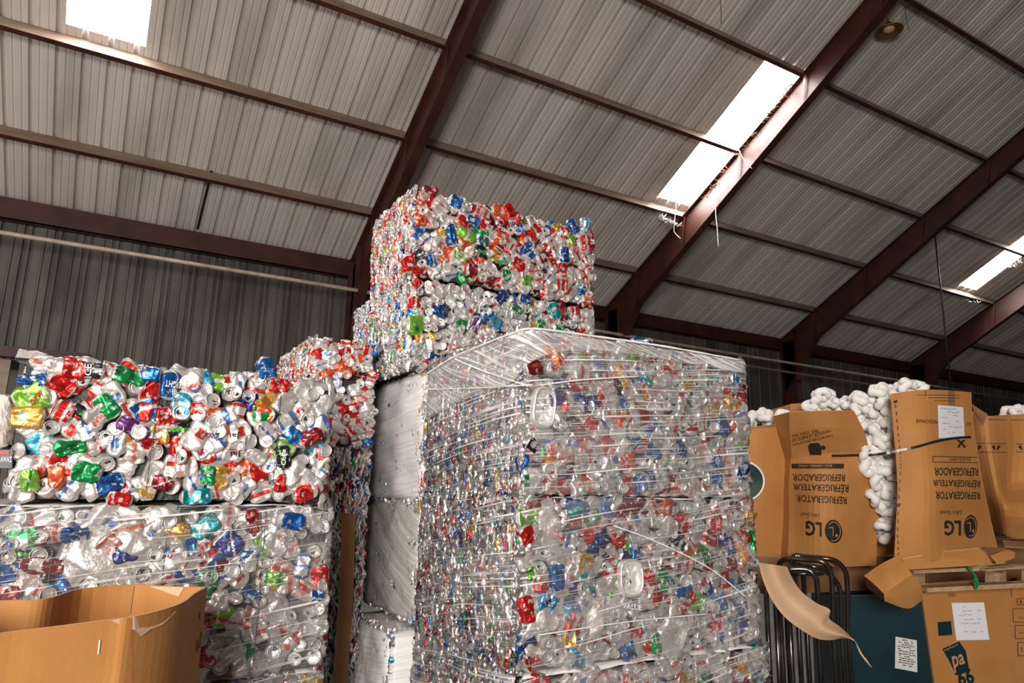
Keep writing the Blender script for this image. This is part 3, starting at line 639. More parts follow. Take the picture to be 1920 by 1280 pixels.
# film ropes, tails and bands over the wrapped bales
def rope(root, pts, r, nm='film_strand'):
    mb = MB(); P = np.array(pts); q = [crom(P, t) for t in np.linspace(0, len(P)-1, 8*len(P))]
    rr = [r*(.7+.5*abs(math.sin(i*.9))) for i in range(len(q))]; mb.tube(q, rr, 6); return mb.build(nm, M['strand'], root, True)
xs_ = 1.675-.045
rope(bR3, [PX(846, 670, xs_), PX(900, 693, xs_), PX(965, 715, xs_), PX(990, 723, xs_)], .0045)
rope(bR3, [PX(795, 730, xs_), PX(900, 727, xs_), PX(985, 722, xs_), PY(1010, 722, DR-.05), PY(1090, 712, DR-.055), PY(1200, 705, DR-.055)], .0038)
rope(bR3, [PX(870, 672, xs_), PX(920, 690, xs_), PX(960, 705, xs_)], .0022)
rope(bR3, [PX(797, 703, xs_-.02), PX(845, 672, xs_-.02), PX(905, 646, xs_-.02), PX(960, 625, xs_-.02), PY(1000, 616, DR-.075), PY(1100, 628, DR-.07), PY(1250, 650, DR-.07), PY(1395, 676, DR-.06)], .005)
rope(bR2, [PY(1150, 985, DR-.055), PY(1230, 1015, DR-.055), PY(1330, 1065, DR-.055), PY(1400, 1120, DR-.055)], .0035)
rope(bR2, [PY(1010, 1190, DR-.055), PY(1180, 1165, DR-.06), PY(1330, 1150, DR-.06)], .0028)
rope(bL2, [PY(215, 975, 3.13), PY(330, 965, 3.12), PY(420, 955, 3.12)], .004)
# film drawn up to a peak over the corner of the top wrapped bale
def peak_film():
    a = PX(797, 700, xs_-.01); mb = MB(); rows = []
    top = [PX(797, 703, xs_), PX(845, 672, xs_), PX(905, 646, xs_), PX(960, 625, xs_-.01), PY(1000, 616, DR-.06), PY(1100, 628, DR-.05), PY(1250, 650, DR-.05), PY(1395, 676, DR-.05)]
    bot = [PX(795, 790, xs_), PX(845, 760, xs_), PX(905, 735, xs_), PX(955, 720, xs_-.005), PY(1003, 675, DR-.06), PY(1100, 655, DR-.052), PY(1250, 674, DR-.052), PY(1398, 700, DR-.05)]
    top, bot = np.array(top), np.array(bot); vs = []; n1, n2 = 60, 10; rg = random.Random(5)
    for j in range(n2+1):
        for i in range(n1+1):
            t = i*(len(top)-1)/n1; p = crom(top, t)*(1-j/n2)+crom(bot, t)*(j/n2); d = EYE-p; d /= np.linalg.norm(d)
            vs.append(p+d*(.008*math.sin(i*.9+j*.8)*math.sin(j/n2*3)+rg.uniform(-.002, .002)))
    k = n1+1; mb.add(vs, [(j*k+i, j*k+i+1, (j+1)*k+i+1, (j+1)*k+i) for j in range(n2) for i in range(n1)])
    o = mb.build('stretch_film', M['film_top'], bR3, True); s = o.modifiers.new('t', 'SOLIDIFY'); s.thickness = .0006
    o['label'] = 'gathered whitish film along the top edge'
M['film_top'] = film_mat('gathered_film', .10, .75, .52, tilt=-.35)
peak_film()

# upright cardboard strip between the stacks
root = thing('cardboard_strip', 'dark brown strip of cardboard standing upright in the gap between the stacks', 'cardboard', (1.36, 4.33, 0))
for_ = [[PY(641, 960, 4.33), PY(667, 964, 4.33)], [PY(638, 1060, 4.31), PY(664, 1062, 4.31)], [PY(634, 1142, 4.33), PY(660, 1152, 4.33)]]
lowl, lowr = PY(640, 1142, 4.33), PY(664, 1150, 4.33)
for_.append([np.array([for_[2][0][0], 4.33, 0.0]), np.array([for_[2][1][0], 4.33, 0.0])])
sheet('board', for_, M['card_dark'], root, .008, 4, 12)

# ------------------------------------------------------------------ lettering and marks laid on real surfaces
DG = None
def bvh_of(objs):
    vs, fs = [], []
    for o in objs:
        off = worldloc(o.parent) if o.parent else Vector(); k = len(vs)
        vs += [v.co+off+o.location for v in o.data.vertices]; fs += [tuple(i+k for i in pl.vertices) for pl in o.data.polygons]
    return BVHTree.FromPolygons(vs, fs)
def on(bvh, px, py, off=.004):
    d = Vector(ray(px, py)); hit = bvh.ray_cast(Vector(EYE), d.normalized(), 60)
    return None if hit[0] is None else np.array(hit[0]-d.normalized()*off)
def quadmap(q, a, b):                                     # q: TL TR BR BL as the mark reads; a right, b up, 0..1
    q = np.array(q, float); return (q[0]*(1-a)+q[1]*a)*b+(q[3]*(1-a)+q[2]*a)*(1-b)
def decal(name, V2, Fs, q, bvh, m, parent, off=.004):
    pts = []
    for a, b in V2:
        p = on(bvh, *quadmap(q, a, b), off)
        if p is None: p = pts[-1] if pts else None
        if p is None: return None
        pts.append(p)
    mb = MB(); mb.add(pts, Fs); o = mb.build(name, m, parent); return o
_tc = {}
def text2d(s, bold=.012):
    if s in _tc: return _tc[s]
    cu = bpy.data.curves.new('t', 'FONT'); cu.body = s; cu.offset = bold; cu.resolution_u = 2
    ob = bpy.data.objects.new('t', cu); C.objects.link(ob); bpy.context.view_layer.update()
    me = bpy.data.meshes.new_from_object(ob.evaluated_get(bpy.context.evaluated_depsgraph_get()))
    V = np.array([(v.co.x, v.co.y) for v in me.vertices]); Fs = [tuple(p.vertices) for p in me.polygons]
    bpy.data.objects.remove(ob); bpy.data.curves.remove(cu); bpy.data.meshes.remove(me)
    mn, mx = V.min(0), V.max(0); V = (V-mn)/(mx-mn); _tc[s] = (V, Fs); return _tc[s]
def text(s, q, bvh, m, parent, off=.004, name='printed_lettering', bold=.012):
    V, Fs = text2d(s, bold); return decal(name, V, Fs, q, bvh, m, parent, off)
def flip(x0, y0, x1, y1, x2=None, y2=None, h=None):
    """Quad for upside-down text: picture box with left edge x0, right x1, top y0/bottom y1 (slope by y2)."""
    return [(x1, y1), (x0, y1), (x0, y0), (x1, y0)]
RECT = ([(0, 0), (1, 0), (1, 1), (0, 1)], [(0, 1, 2, 3)])
def grid2(n=8, m=2):
    V = [(i/n, j/m) for j in range(m+1) for i in range(n+1)]; return V, [(j*(n+1)+i, j*(n+1)+i+1, (j+1)*(n+1)+i+1, (j+1)*(n+1)+i) for j in range(m) for i in range(n)]
def rectmark(q, bvh, m, parent, name='printed_mark', off=.004, n=8, mm=2): V, Fs = grid2(n, mm); return decal(name, V, Fs, q, bvh, m, parent, off)
def lines(name, segs, bvh, m, parent, w=1.2, off=.004, n=10):
    mb = MB()
    for a, b in segs:
        a, b = np.array(a, float), np.array(b, float); d = (b-a)/np.linalg.norm(b-a); nn = np.array([-d[1], d[0]])*w/2; L = []; 
        for i in range(n+1):
            c = a+(b-a)*i/n; p, q_ = on(bvh, *(c+nn), off), on(bvh, *(c-nn), off)
            if p is None or q_ is None: continue
            L += [p, q_]
        k = len(L)//2
        if k > 1: mb.add(L, [(2*i, 2*i+1, 2*i+3, 2*i+2) for i in range(k-1)])
    return mb.build(name, m, parent) if mb.v else None
def disc(cx, cy, rx, ry, n=32): return [(cx+rx*math.cos(2*math.pi*i/n), cy+ry*math.sin(2*math.pi*i/n)) for i in range(n)]
def discmark(cx, cy, rx, ry, bvh, m, parent, name='printed_disc', off=.004, rot=0):
    P = [on(bvh, cx, cy, off)]; n = 36
    for i in range(n):
        t = 2*math.pi*i/n; x, y = rx*math.cos(t), ry*math.sin(t); P.append(on(bvh, cx+x*math.cos(rot)-y*math.sin(rot), cy+x*math.sin(rot)+y*math.cos(rot), off))
    if any(p is None for p in P):
        good = [p for p in P if p is not None]
        if not good: return
        P = [p if p is not None else good[0] for p in P]
    mb = MB(); mb.add(P, [(0, 1+i, 1+(i+1) % n) for i in range(n)]); return mb.build(name, m, parent)

# ------------------------------------------------------------------ the big open carton in front on the left
ZR = -.35
def PZ(px, py, z): d = ray(px, py); return EYE+d*(z/d[2])
rim = [(-130, 1206), (0, 1187), (90, 1176), (208, 1161), (248, 1156), (310, 1141), (345, 1128), (366, 1112), (389, 1100)]
back = [(389, 1100), (345, 1099), (300, 1097), (250, 1095), (150, 1103), (95, 1119), (60, 1124), (0, 1125), (-130, 1135)]
root = thing('open_carton', 'large open-topped brown carton standing in the near left corner', 'carton', (0, 2.35, 0))
front_rows = []
rimP = [PZ(a, b, ZR) for a, b in rim]; backP = [PZ(a, b, ZR) for a, b in back]
def drop(ps, z, sp=1.0):
    c = np.array([-.15, 2.35]); return [np.array([c[0]+(p[0]-c[0])*sp, c[1]+(p[1]-c[1])*sp, z]) for p in ps]
fr_o = sheet('front_wall', [rimP, drop(rimP, 1.05), drop(rimP, .6), drop(rimP, 0.0)], M['card'], root, .008, 32, 10, edge_mat=M['card_edge'])
sheet('back_wall', [backP, drop(backP, 1.05), drop(backP, .6), drop(backP, 0.0)], M['card'], root, -.008, 32, 10, edge_mat=M['card_edge'])
sheet('side_wall', [[backP[-1], rimP[0]], [drop(backP, 0.)[-1], drop(rimP, 0.)[0]]], M['card'], root, .008, 4, 4)
bv = bvh_of([fr_o])
q = [(208, 1163), (248, 1158), (330, 1136), (316, 1172)]
decal('torn_liner', [(0, 1), (.35, 1), (.75, .97), (1, .9), (.8, .45), (.55, .3), (.3, .0), (.25, .35)], [(0, 1, 2, 3, 4, 5, 6, 7)], [(208, 1163), (332, 1140), (322, 1190), (240, 1195)], bv, M['card_pale'], root)['label'] = 'pale patch of torn liner'
lines('torn_liner', [((187, 1199), (184, 1226))], bv, M['white_ink'], root, 3.0)
for g_ in (((375, 1148), (374, 1160)), ((379, 1180), (374, 1215)), ((371, 1200), (369, 1222))): lines('printed_mark', [g_], bv, M['ink'], root, 3.0)
lines('crease', [((248, 1160), (248, 1278))], bv, M['card_dark'], root, .8)
bvb = bvh_of([o for o in root.children if o.name.startswith('back_wall')])
lines('crease', [((251, 1098), (244, 1150))], bvb, M['card_dark'], root, 1.0)
decal('torn_liner', [(0, 1), (1, 1), (.95, 0), (.75, .1), (.3, .6)], [(0, 1, 2, 3, 4)], [(280, 1099), (345, 1101), (338, 1118), (285, 1112)], bvb, M['card_pale'], root)

# ------------------------------------------------------------------ far left sack and teal carton on the edge bale
root = thing('cloth_sack', 'pale beige sack lying at the far left edge beside the unwrapped bale', 'sack', (-.52, 3.3, H+.02))
Y0 = 3.22
sheet('cloth', [[PY(-60, 745, Y0+.1), PY(-20, 738, Y0+.03), PY(12, 741, Y0-.02), PY(30, 750, Y0+.04)], [PY(-60, 790, Y0+.06), PY(-20, 785, Y0-.03), PY(10, 788, Y0-.05), PY(33, 792, Y0+.02)],
                [PY(-60, 834, Y0+.05), PY(-20, 836, Y0-.02), PY(8, 838, Y0-.03), PY(26, 832, Y0+.03)]], M['sack'], root, .16, 16, 14, wob=.004, seed=2)
root = thing('teal_carton', 'teal printed carton with white letters wedged under the pale sack', 'carton', (-.55, 3.2, H-.05))
o = sheet('panel', [[PY(-70, 842, Y0-.04), PY(24, 843, Y0-.05)], [PY(-70, 878, Y0-.04), PY(22, 877, Y0-.05)]], M['teal'], root, .05, 4, 3)
bv = bvh_of([o])
text('AWAZ', [(1, 866), (22, 866), (22, 856), (1, 856)][::-1], bv, M['white_ink'], root)
rectmark([(-10, 846), (17, 845), (17, 851), (-10, 852)], bv, M['redink'], root)

# ------------------------------------------------------------------ cartons on the right
def carton(label, rows, m, depth, loc, group=None, name='cardboard_carton', nu=14, nv=16, sides='LR', bot=True):
    """Front board bent as seen, with side and back boards behind it."""
    root = thing(name, label, 'carton', loc, group)
    rows = [[PW(*c) for c in r] for r in rows]
    f = sheet('front_panel', rows, m, root, .007, nu, nv, edge_mat=M['card_edge'])
    dv = np.array([CF[0], CF[1], 0]); dv /= np.linalg.norm(dv); dv = dv*depth
    if 'L' in sides: sheet('side_panel', [[r[0]+dv*.01, r[0]+dv*.5, r[0]+dv] for r in rows], m, root, .007, 4, nv)
    if 'R' in sides: sheet('side_panel', [[r[-1]+dv*.01, r[-1]+dv*.5, r[-1]+dv] for r in rows], m, root, .007, 4, nv)
    sheet('back_panel', [[r[0]+dv, r[-1]+dv] for r in rows], m, root, .007, 4, nv)
    return root, f
# carton with the first refrigerator print
b1, f1 = carton('carton with faded upside-down refrigerator print, left of the foam gap', [
    [(1480, 772, 4.76), (1545, 770, 4.62), (1601, 770, 4.66)],
    [(1481, 810, 4.82), (1550, 812, 4.68), (1622, 812, 4.74)],
    [(1484, 850, 4.90), (1550, 853, 4.80), (1631, 850, 4.82)],
    [(1482, 868, 4.94), (1550, 868, 4.76), (1636, 870, 4.84)],
    [(1479, 915, 4.94), (1550, 918, 4.68), (1645, 920, 4.86)],
    [(1480, 975, 4.92), (1550, 980, 4.66), (1645, 985, 4.86)],
    [(1477, 1050, 4.90), (1550, 1062, 4.70), (1643, 1060, 4.86)]], M['card'], .3, (4.2, 3.1, 1.15), sides='L')
bv = bvh_of([f1])
text('REFRIGERADOR', [(1584, 902), (1486, 901), (1486, 888), (1585, 889)], bv, M['ink'], b1)
text('RÉFRIGÉRATEUR', [(1591, 927), (1487, 920), (1487, 907), (1591, 908)], bv, M['ink'], b1)
text('REFRIGERATOR', [(1588, 945), (1493, 940), (1493, 927), (1587, 931)], bv, M['ink'], b1)
text("Life's Good", [(1536, 971), (1502, 968), (1502, 960), (1536, 963)], bv, M['ink'], b1, bold=0)
text('LG', [(1541, 1006), (1510, 1004), (1511, 975), (1541, 979)], bv, M['ink'], b1, bold=.03)
ld = discmark(1563, 996, 16, 22, bv, M['ink'], b1, rot=-.15)
def logo_lines(cx, cy, s, sy, bvh, parent):
    arc = [(cx+s*.80*math.cos(t), cy+sy*.80*math.sin(t)) for t in np.linspace(-2.4, 1.9, 16)]
    segs = [(arc[i], arc[i+1]) for i in range(15)]+[((cx-s*.05, cy+sy*.4), (cx-s*.05, cy-sy*.35)), ((cx-s*.05, cy-sy*.35), (cx-s*.6, cy-sy*.30))]
    lines('logo_outline', segs, bvh, M['tinted_card'], parent, 1.3, .006, 2); discmark(cx+s*.35, cy+sy*.35, s*.13, sy*.13, bvh, M['tinted_card'], parent, 'logo_dot', .006)
logo_lines(1563, 996, 16, 22, bv, ld)
rectmark([(1484, 869), (1583, 869), (1582, 878), (1484, 878)], bv, M['ink'], b1, 'printed_band')
text('BACK / ARRIÈRE / ATRÁS', [(1560, 876), (1498, 876), (1498, 871), (1560, 871)], bv, M['tinted_card'], b1, .006, bold=0)
text('CLASS BOTTOM (INSCRIPTION', [(1563, 818), (1486, 836), (1486, 830), (1562, 812)], bv, M['ink'], b1, bold=0)
text('HANDLER LA PARTE INF', [(1558, 811), (1484, 829), (1484, 822), (1557, 805)], bv, M['ink'], b1, bold=0)
text('MAX. TERRA. MAX', [(1535, 810), (1484, 820), (1484, 814), (1534, 804)], bv, M['ink'], b1, bold=0)
decal('printed_pictogram', [(0, 0), (1, 0), (1, .7), (.75, 1), (.2, .95), (0, .7)], [(0, 1, 2, 3, 4, 5)], [(1513, 830), (1541, 830), (1540, 853), (1519, 853)], bv, M['ink'], b1)
discmark(1544, 839, 4, 4, bv, M['ink'], b1)
# carton with the second print
b2, f2 = carton('tall carton with clear upside-down refrigerator print and a paper note, right of the foam gap', [
    [(1671, 738, 4.60), (1740, 730, 4.62), (1820, 735, 4.85)],
    [(1675, 790, 4.60), (1745, 790, 4.60), (1823, 790, 4.85)],
    [(1680, 860, 4.58), (1750, 860, 4.55), (1834, 860, 4.85)],
    [(1683, 920, 4.55), (1755, 920, 4.50), (1845, 920, 4.85)],
    [(1680, 980, 4.52), (1755, 985, 4.48), (1858, 980, 4.85)],
    [(1676, 1062, 4.50), (1760, 1055, 4.48), (1871, 1032, 4.85)]], M['card'], .45, (4.9, 2.8, 1.1), sides='R')
bv = bvh_of([f2])
text('REFRIGERADOR', [(1834, 892), (1752, 891), (1752, 876), (1834, 877)], bv, M['ink'], b2)
text('RÉFRIGÉRATEUR', [(1838, 917), (1749, 913), (1749, 899), (1838, 900)], bv, M['ink'], b2)
text('REFRIGERATOR', [(1838, 936), (1754, 935), (1754, 921), (1837, 922)], bv, M['ink'], b2)
text("Life's Good", [(1802, 965), (1764, 966), (1764, 957), (1803, 957)], bv, M['ink'], b2, bold=0)
text('LG', [(1802, 1004), (1771, 1004), (1771, 975), (1802, 975)], bv, M['ink'], b2, bold=.03)
ld = discmark(1820, 987, 12.5, 22, bv, M['ink'], b2, rot=.05); logo_lines(1820, 987, 12.5, 22, bv, ld)
lines('printed_frame', [((1749, 855), (1833, 857)), ((1749, 866), (1834, 867)), ((1749, 855), (1749, 866))], bv, M['ink'], b2, 1.2)
text('EN ESTE LADO', [(1820, 864), (1781, 864), (1781, 858), (1820, 858)], bv, M['ink'], b2, bold=0)
text('PRESIONAR', [(1760, 794), (1717, 792), (1717, 785), (1760, 787)], bv, M['ink'], b2, bold=.004)
text('NO', [(1826, 798), (1812, 798), (1812, 792), (1826, 792)], bv, M['ink'], b2, bold=0)
dash = []
P_ = [(1679, 755), (1684, 810), (1689, 855), (1689, 880), (1685, 940), (1683, 1000), (1685, 1045)]
for i in range(len(P_)-1):
    for k in range(4): a, b = np.array(P_[i], float), np.array(P_[i+1], float); dash.append((tuple(a+(b-a)*(k+.2)/4), tuple(a+(b-a)*(k+.7)/4)))
lines('perforation', dash, bv, M['ink'], b2, 1.6, .004, 2)
rectmark([(1675, 752), (1682, 749), (1683, 754), (1677, 756)], bv, M['ink'], b2); rectmark([(1682, 945), (1689, 943), (1689, 948), (1682, 950)], bv, M['ink'], b2)
decal('printed_pictogram', [(0, 0), (.25, 0), (.5, .45), (.75, 0), (1, 0), (.65, .6), (1, 1), (.7, 1), (.5, .75), (.3, 1), (0, 1), (.35, .6)], [(0, 1, 2, 11), (2, 3, 4, 5), (5, 6, 7, 8), (8, 9, 10, 11), (2, 5, 8, 11)], [(1793, 824), (1811, 824), (1812, 839), (1795, 839)], bv, M['ink'], b2)
for g_ in [((1720, 740), (1800, 741)), ((1740, 745), (1800, 746)), ((1752, 751), (1790, 751)), ((1735, 732), (1736, 741))]: lines('printed_line', [g_], bv, M['ink'], b2, .8)
rectmark([(1778, 732), (1790, 733), (1791, 760), (1779, 758)], bv, M['card_dark'], b2, 'tape_strip', .003)
def note(root, q, bvh, seed, lab, m='paper', rowsn=8, size=.5, nm='paper_note'):
    o = rectmark(q, bvh, M[m], root, nm, .007, 6, 6); o['label'] = lab; rg = random.Random(seed); q = np.array(q, float); segs = []
    for r in range(rowsn):
        b = 1-(r+1)/(rowsn+2); a0 = rg.uniform(.08, .2); 
        while a0 < .8:
            a1 = a0+rg.uniform(.05, .16)
            if rg.random() < size: segs.append((tuple(quadmap(q, a0, b)), tuple(quadmap(q, a1, b+rg.uniform(-.02, .02)))))
            a0 = a1+.03
    lines('handwriting' if m == 'paper' else 'printed_lettering', segs, bvh, M['grey_ink'] if m == 'paper' else M['ink'], o, .9 if m == 'paper' else 1.6, .009, 2)
note(b2, [(1758, 759), (1806, 763), (1809, 823), (1760, 821)], bv, 3, 'white paper note with faint handwriting', rowsn=9)
# black strap across both cartons
st = []
for a, b in [(1560, 854), (1580, 854), (1600, 853), (1625, 853)]: st.append(on(bvh_of([f1]), a, b, .012))
st += [PW(1650, 851, 4.62)]
for a, b in [(1682, 845), (1720, 837), (1760, 826), (1790, 821), (1820, 819)]: st.append(on(bv, a, b, .012))
st = [s for s in st if s is not None]
mb = MB(); P = np.array(st); qq = [crom(P, t) for t in np.linspace(0, len(P)-1, 50)]
for a, b in zip(qq[:-1], qq[1:]): mb.bar(a, b, .004, .016)
tag(mb.build('strap', M['strap']), 'black strap bridging the foam gap between the two printed cartons', 'strap')
# carton with green disc, behind and left
b3, f3 = carton('plain carton with a dark green disc, half hidden behind the wrapped stack', [
    [(1340, 806, 5.1), (1410, 800, 5.0), (1476, 793, 5.06)], [(1340, 900, 5.1), (1410, 900, 4.96), (1476, 900, 5.04)], [(1340, 1050, 5.1), (1410, 1050, 5.0), (1474, 1045, 5.04)]], M['card'], .3, (4.3, 3.6, 1.1))
bv = bvh_of([f3]); discmark(1388, 902, 46, 40, bv, M['white_ink'], b3, off=.02); discmark(1388, 902, 43, 37, bv, M['green_ink'], b3, off=.024); rectmark([(1405, 800), (1480, 794), (1480, 797), (1405, 804)], bv, M['card_dark'], b3, 'fold_mark')
# carton behind first one
b4, f4 = carton('carton whose pale rim shows above the faded refrigerator print', [
    [(1483, 757, 5.55), (1550, 753, 5.5), (1625, 752, 5.55)], [(1483, 900, 5.55), (1550, 900, 5.5), (1625, 900, 5.55)], [(1483, 1050, 5.55), (1550, 1050, 5.5), (1625, 1050, 5.55)]], M['card'], .4, (4.7, 3.6, 1.1))
# right-hand carton with hand pictograms
b5, f5 = carton('crumpled carton with hand pictograms at the right edge of the photo', [
    [(1818, 770, 5.35), (1850, 779, 5.2), (1900, 777, 5.3), (1985, 775, 5.2)], [(1822, 830, 5.35), (1855, 835, 5.15), (1905, 835, 5.3), (1985, 835, 5.2)],
    [(1830, 900, 5.35), (1870, 915, 5.1), (1900, 905, 5.25), (1985, 900, 5.15)], [(1850, 960, 5.3), (1880, 955, 5.0), (1915, 955, 5.0), (1985, 955, 5.0)], [(1866, 990, 5.3), (1885, 1003, 5.12), (1915, 1010, 5.1), (1985, 1010, 5.1)]], M['card'], .5, (5.5, 2.9, 1.15))
bv = bvh_of([f5])
for g_ in [((1828, 830), (1886, 832)), ((1834, 847), (1888, 848)), ((1852, 786), (1888, 787)), ((1895, 787), (1919, 787)), ((1905, 832), (1919, 832)), ((1905, 847), (1919, 847))]: lines('printed_line', [g_], bv, M['ink'], b5, 1.0)
for cx in (1832, 1868, 1918):
    segs = []
    for k in (-1, 1):
        for t in (0, 2.2, 4.4): segs.append(((cx+k*2, 843), (cx+k*(4+t*.9), 834+t*.6)))
    lines('hand_pictogram', segs, bv, M['ink'], b5, 1.8, .004, 2)
# loose flap at its top left
root = thing('cardboard_flap', 'dark bent flap sticking out between the tall printed carton and the right-edge one', 'cardboard', PW(1835, 800, 5.1))
sheet('board', [[PW(1822, 758, 5.1), PW(1852, 776, 5.0)], [PW(1826, 775, 5.1), PW(1841, 797, 4.95)]], M['card_dark'], root, .006, 4, 3)

# --- looped white foam packing
def foam_piece(P, R, r, seed, lab, grp):
    rg = random.Random(seed); ax = Vector((rg.gauss(0, 1), rg.gauss(0, 1), rg.gauss(0, 1))).normalized(); a = ax.orthogonal().normalized(); b = ax.cross(a)
    cl = rg.random() < .5; span = 2*math.pi if cl else rg.uniform(3.6, 5.4); n = 18; pts = []; rr = []; e = rg.uniform(.7, 1.0); p0 = rg.uniform(0, 6)
    for i in range(n if cl else n+1):
        t = span*i/n+p0; pts.append(Vector(P)+a*R*math.cos(t)+b*R*e*math.sin(t)+ax*R*.25*math.sin(2*t+p0)); rr.append(r*(1+.16*math.sin(5*t+p0)))
    if not cl: rr[0] *= .6; rr[-1] *= .6
    mb = MB(); mb.tube(pts, rr, 9, closed=cl); return tag(mb.build('foam_loop', M['foam'], smooth=True), lab, 'foam packing', grp)
def foam_heap(polys, w0, w1, n, seed, lab, grp, R=.042, r=.031):
    rg = random.Random(seed); done = []; tries = 0
    while len(done) < n and tries < 8000:
        tries += 1; x0, y0, x1, y1 = rg.choices([p[:4] for p in polys], [p[4] for p in polys])[0]; px, py = rg.uniform(x0, x1), rg.uniform(y0, y1); w = rg.uniform(w0, w1); P = PW(px, py, w)
        if any(np.linalg.norm(P-q) < .076 for q in done): continue
        done.append(P); foam_piece(P, R*rg.uniform(.8, 1.15), r*rg.uniform(.85, 1.15), seed*1000+len(done), lab, grp)
foam_heap([(1608, 748, 1672, 800, 3), (1620, 800, 1678, 880, 3.5), (1635, 880, 1684, 945, 2), (1648, 940, 1668, 1000, 1), (1640, 730, 1690, 742, 1.2), (1690, 724, 1725, 732, .6)], 4.80, 5.02, 120, 31, 'white looped foam packing piece spilling from the gap between the two printed cartons', 'foam loops in the gap between the printed cartons')
foam_heap([(1518, 752, 1590, 768, 3), (1540, 738, 1565, 752, 1)], 5.0, 5.15, 13, 32, 'white foam loop poking above the faded refrigerator carton', 'foam loops above the faded print carton')
foam_heap([(1400, 775, 1425, 793, 1), (1432, 780, 1478, 790, 1.5)], 5.2, 5.3, 9, 33, 'white foam loop on the rim of the green-disc carton', 'foam loops on the green-disc carton')
foam_heap([(1888, 772, 1935, 776, 1)], 5.35, 5.45, 5, 34, 'white foam loop just showing over the right-edge carton', 'foam loops over the right-edge carton')

# --- platform of pallet boards under the cartons
zt = H-.56
root = thing('wooden_pallet', 'wooden pallet with pale board edges lying under the printed cartons', 'pallet', PW(1810, 1110, 4.7))
for nm, a, b, w in (('deck_board', (1704, 1070), (1990, 1058), .022), ('bottom_board', (1729, 1104), (1990, 1091), .028)):
    for k, dd in enumerate((0, .45)):
        mb = MB(); p, q = PW(a[0], a[1], 4.62+dd), PW(b[0], b[1], 4.72+dd); q = q.copy(); mb.bar(p, q, .10, w); mb.build(nm, M['wood'], root)
for px in (1735, 1890, 1960):
    mb = MB(); a = PW(px, 1072, 4.69); b = PW(px, 1098, 4.69); mb.bar(a+np.array([.05, .1, 0]), b+np.array([.05, .1, 0]), .09, .09, (1, 0, 0)); mb.build('block', M['wood'], root)
mb = MB(); P = np.array([PW(1818, 1062, 4.57), PW(1824, 1075, 4.56), PW(1830, 1090, 4.56), PW(1829, 1104, 4.57)]); rgt = random.Random(8)
for s in range(5):
    P2 = P+np.array([[rgt.uniform(-.012, .012) for _ in range(3)] for _ in P]); mb.tube([crom(P2, t) for t in np.linspace(0, 3, 12)], .004, 5)
tag(mb.build('twine', M['twine']), 'bright green twine knotted round the pallet boards', 'twine')
# splintered boards on the right end
root = thing('splintered_board', 'splintered pale wood lath resting on the pallet at right', 'wood', PW(1860, 1060, 4.6))
mb = MB(); mb.bar(PW(1822, 1062, 4.58), PW(1878, 1053, 4.66), .05, .012); mb.bar(PW(1845, 1068, 4.57), PW(1915, 1062, 4.65), .05, .012); mb.build('lath', M['wood'], root)
def flatpiece(name, pts, label, m=None, cat='cardboard', th=.006):
    P = [PW(*p) for p in pts]; c = sum(P)/len(P); root = thing(name, label, cat, c); n = len(P)
    nn = np.cross(P[1]-P[0], P[2]-P[0]); nn /= np.linalg.norm(nn)
    if nn @ (P[0]-EYE) < 0: nn = -nn
    V = [c]+P; V2 = V+[v+nn*th for v in V]; fs = [(0, 1+i, 1+(i+1) % n) for i in range(n)]+[(n+1, n+2+(i+1) % n, n+2+i) for i in range(n)]+[(1+i, n+2+i, n+2+(i+1) % n, 1+(i+1) % n) for i in range(n)]
    mb = MB(); mb.add(V2, fs); mb.m = [0]*n*2+[1]*n; mb.build('board', [m or M['card'], M['card_edge']], root); return root
flatpiece('cardboard_scrap', [(1692, 1048, 4.42), (1770, 1034, 4.5), (1835, 1028, 4.6), (1848, 1036, 4.6), (1862, 1058, 4.55), (1700, 1068, 4.4)], 'long folded flap of board along the foot of the tall printed carton', M['card'])
flatpiece('cardboard_scrap', [(1858, 1041, 4.55), (1890, 1030, 4.6), (1903, 1035, 4.6), (1902, 1046, 4.55), (1872, 1056, 4.5)], 'small torn board piece on the pallet at the right', M['card'])
flatpiece('cardboard_scrap', [(1836, 1024, 4.75), (1885, 1027, 4.7), (1860, 1045, 4.6)], 'dark triangular board scrap right of the tall printed carton', M['card_dark'])
flatpiece('cardboard_scrap', [(1880, 1012, 4.9), (1990, 1020, 4.9), (1990, 1030, 4.85), (1885, 1024, 4.8)], 'thin brown board lying under the right-edge carton', M['card_dark'])
# the big torn cap hanging over the teal carton
root = thing('torn_carton_corner', 'torn folded carton corner hanging over the teal carton', 'cardboard', PW(1680, 1090, 4.4))
def q4(o, s, x, y, w): return PW(o[0]+x/s, o[1]+y/s, w)
g = lambda x, y, w: q4((1620, 1020), 4.923, x, y, w)
sheet('upper_face', [[g(0, 290, 4.45), g(160, 180, 4.42), g(320, 100, 4.45)], [g(95, 370, 4.38), g(230, 290, 4.34), g(385, 200, 4.38)], [g(187, 460, 4.32), g(310, 370, 4.30), g(445, 280, 4.34)]], M['card'], root, .006, 8, 8, edge_mat=M['card_edge'])
sheet('lower_face', [[g(187, 460, 4.32), g(310, 370, 4.30), g(445, 280, 4.34)], [g(187, 495, 4.33), g(330, 480, 4.33), g(535, 400, 4.38)], [g(190, 525, 4.35), g(405, 595, 4.38), g(533, 520, 4.42)]], M['card'], root, .006, 8, 8, edge_mat=M['card_edge'])
sheet('inner_face', [[g(10, 300, 4.46), g(187, 462, 4.33)], [g(25, 400, 4.6), g(188, 530, 4.5)]], M['card_dark'], root, .006, 3, 3)
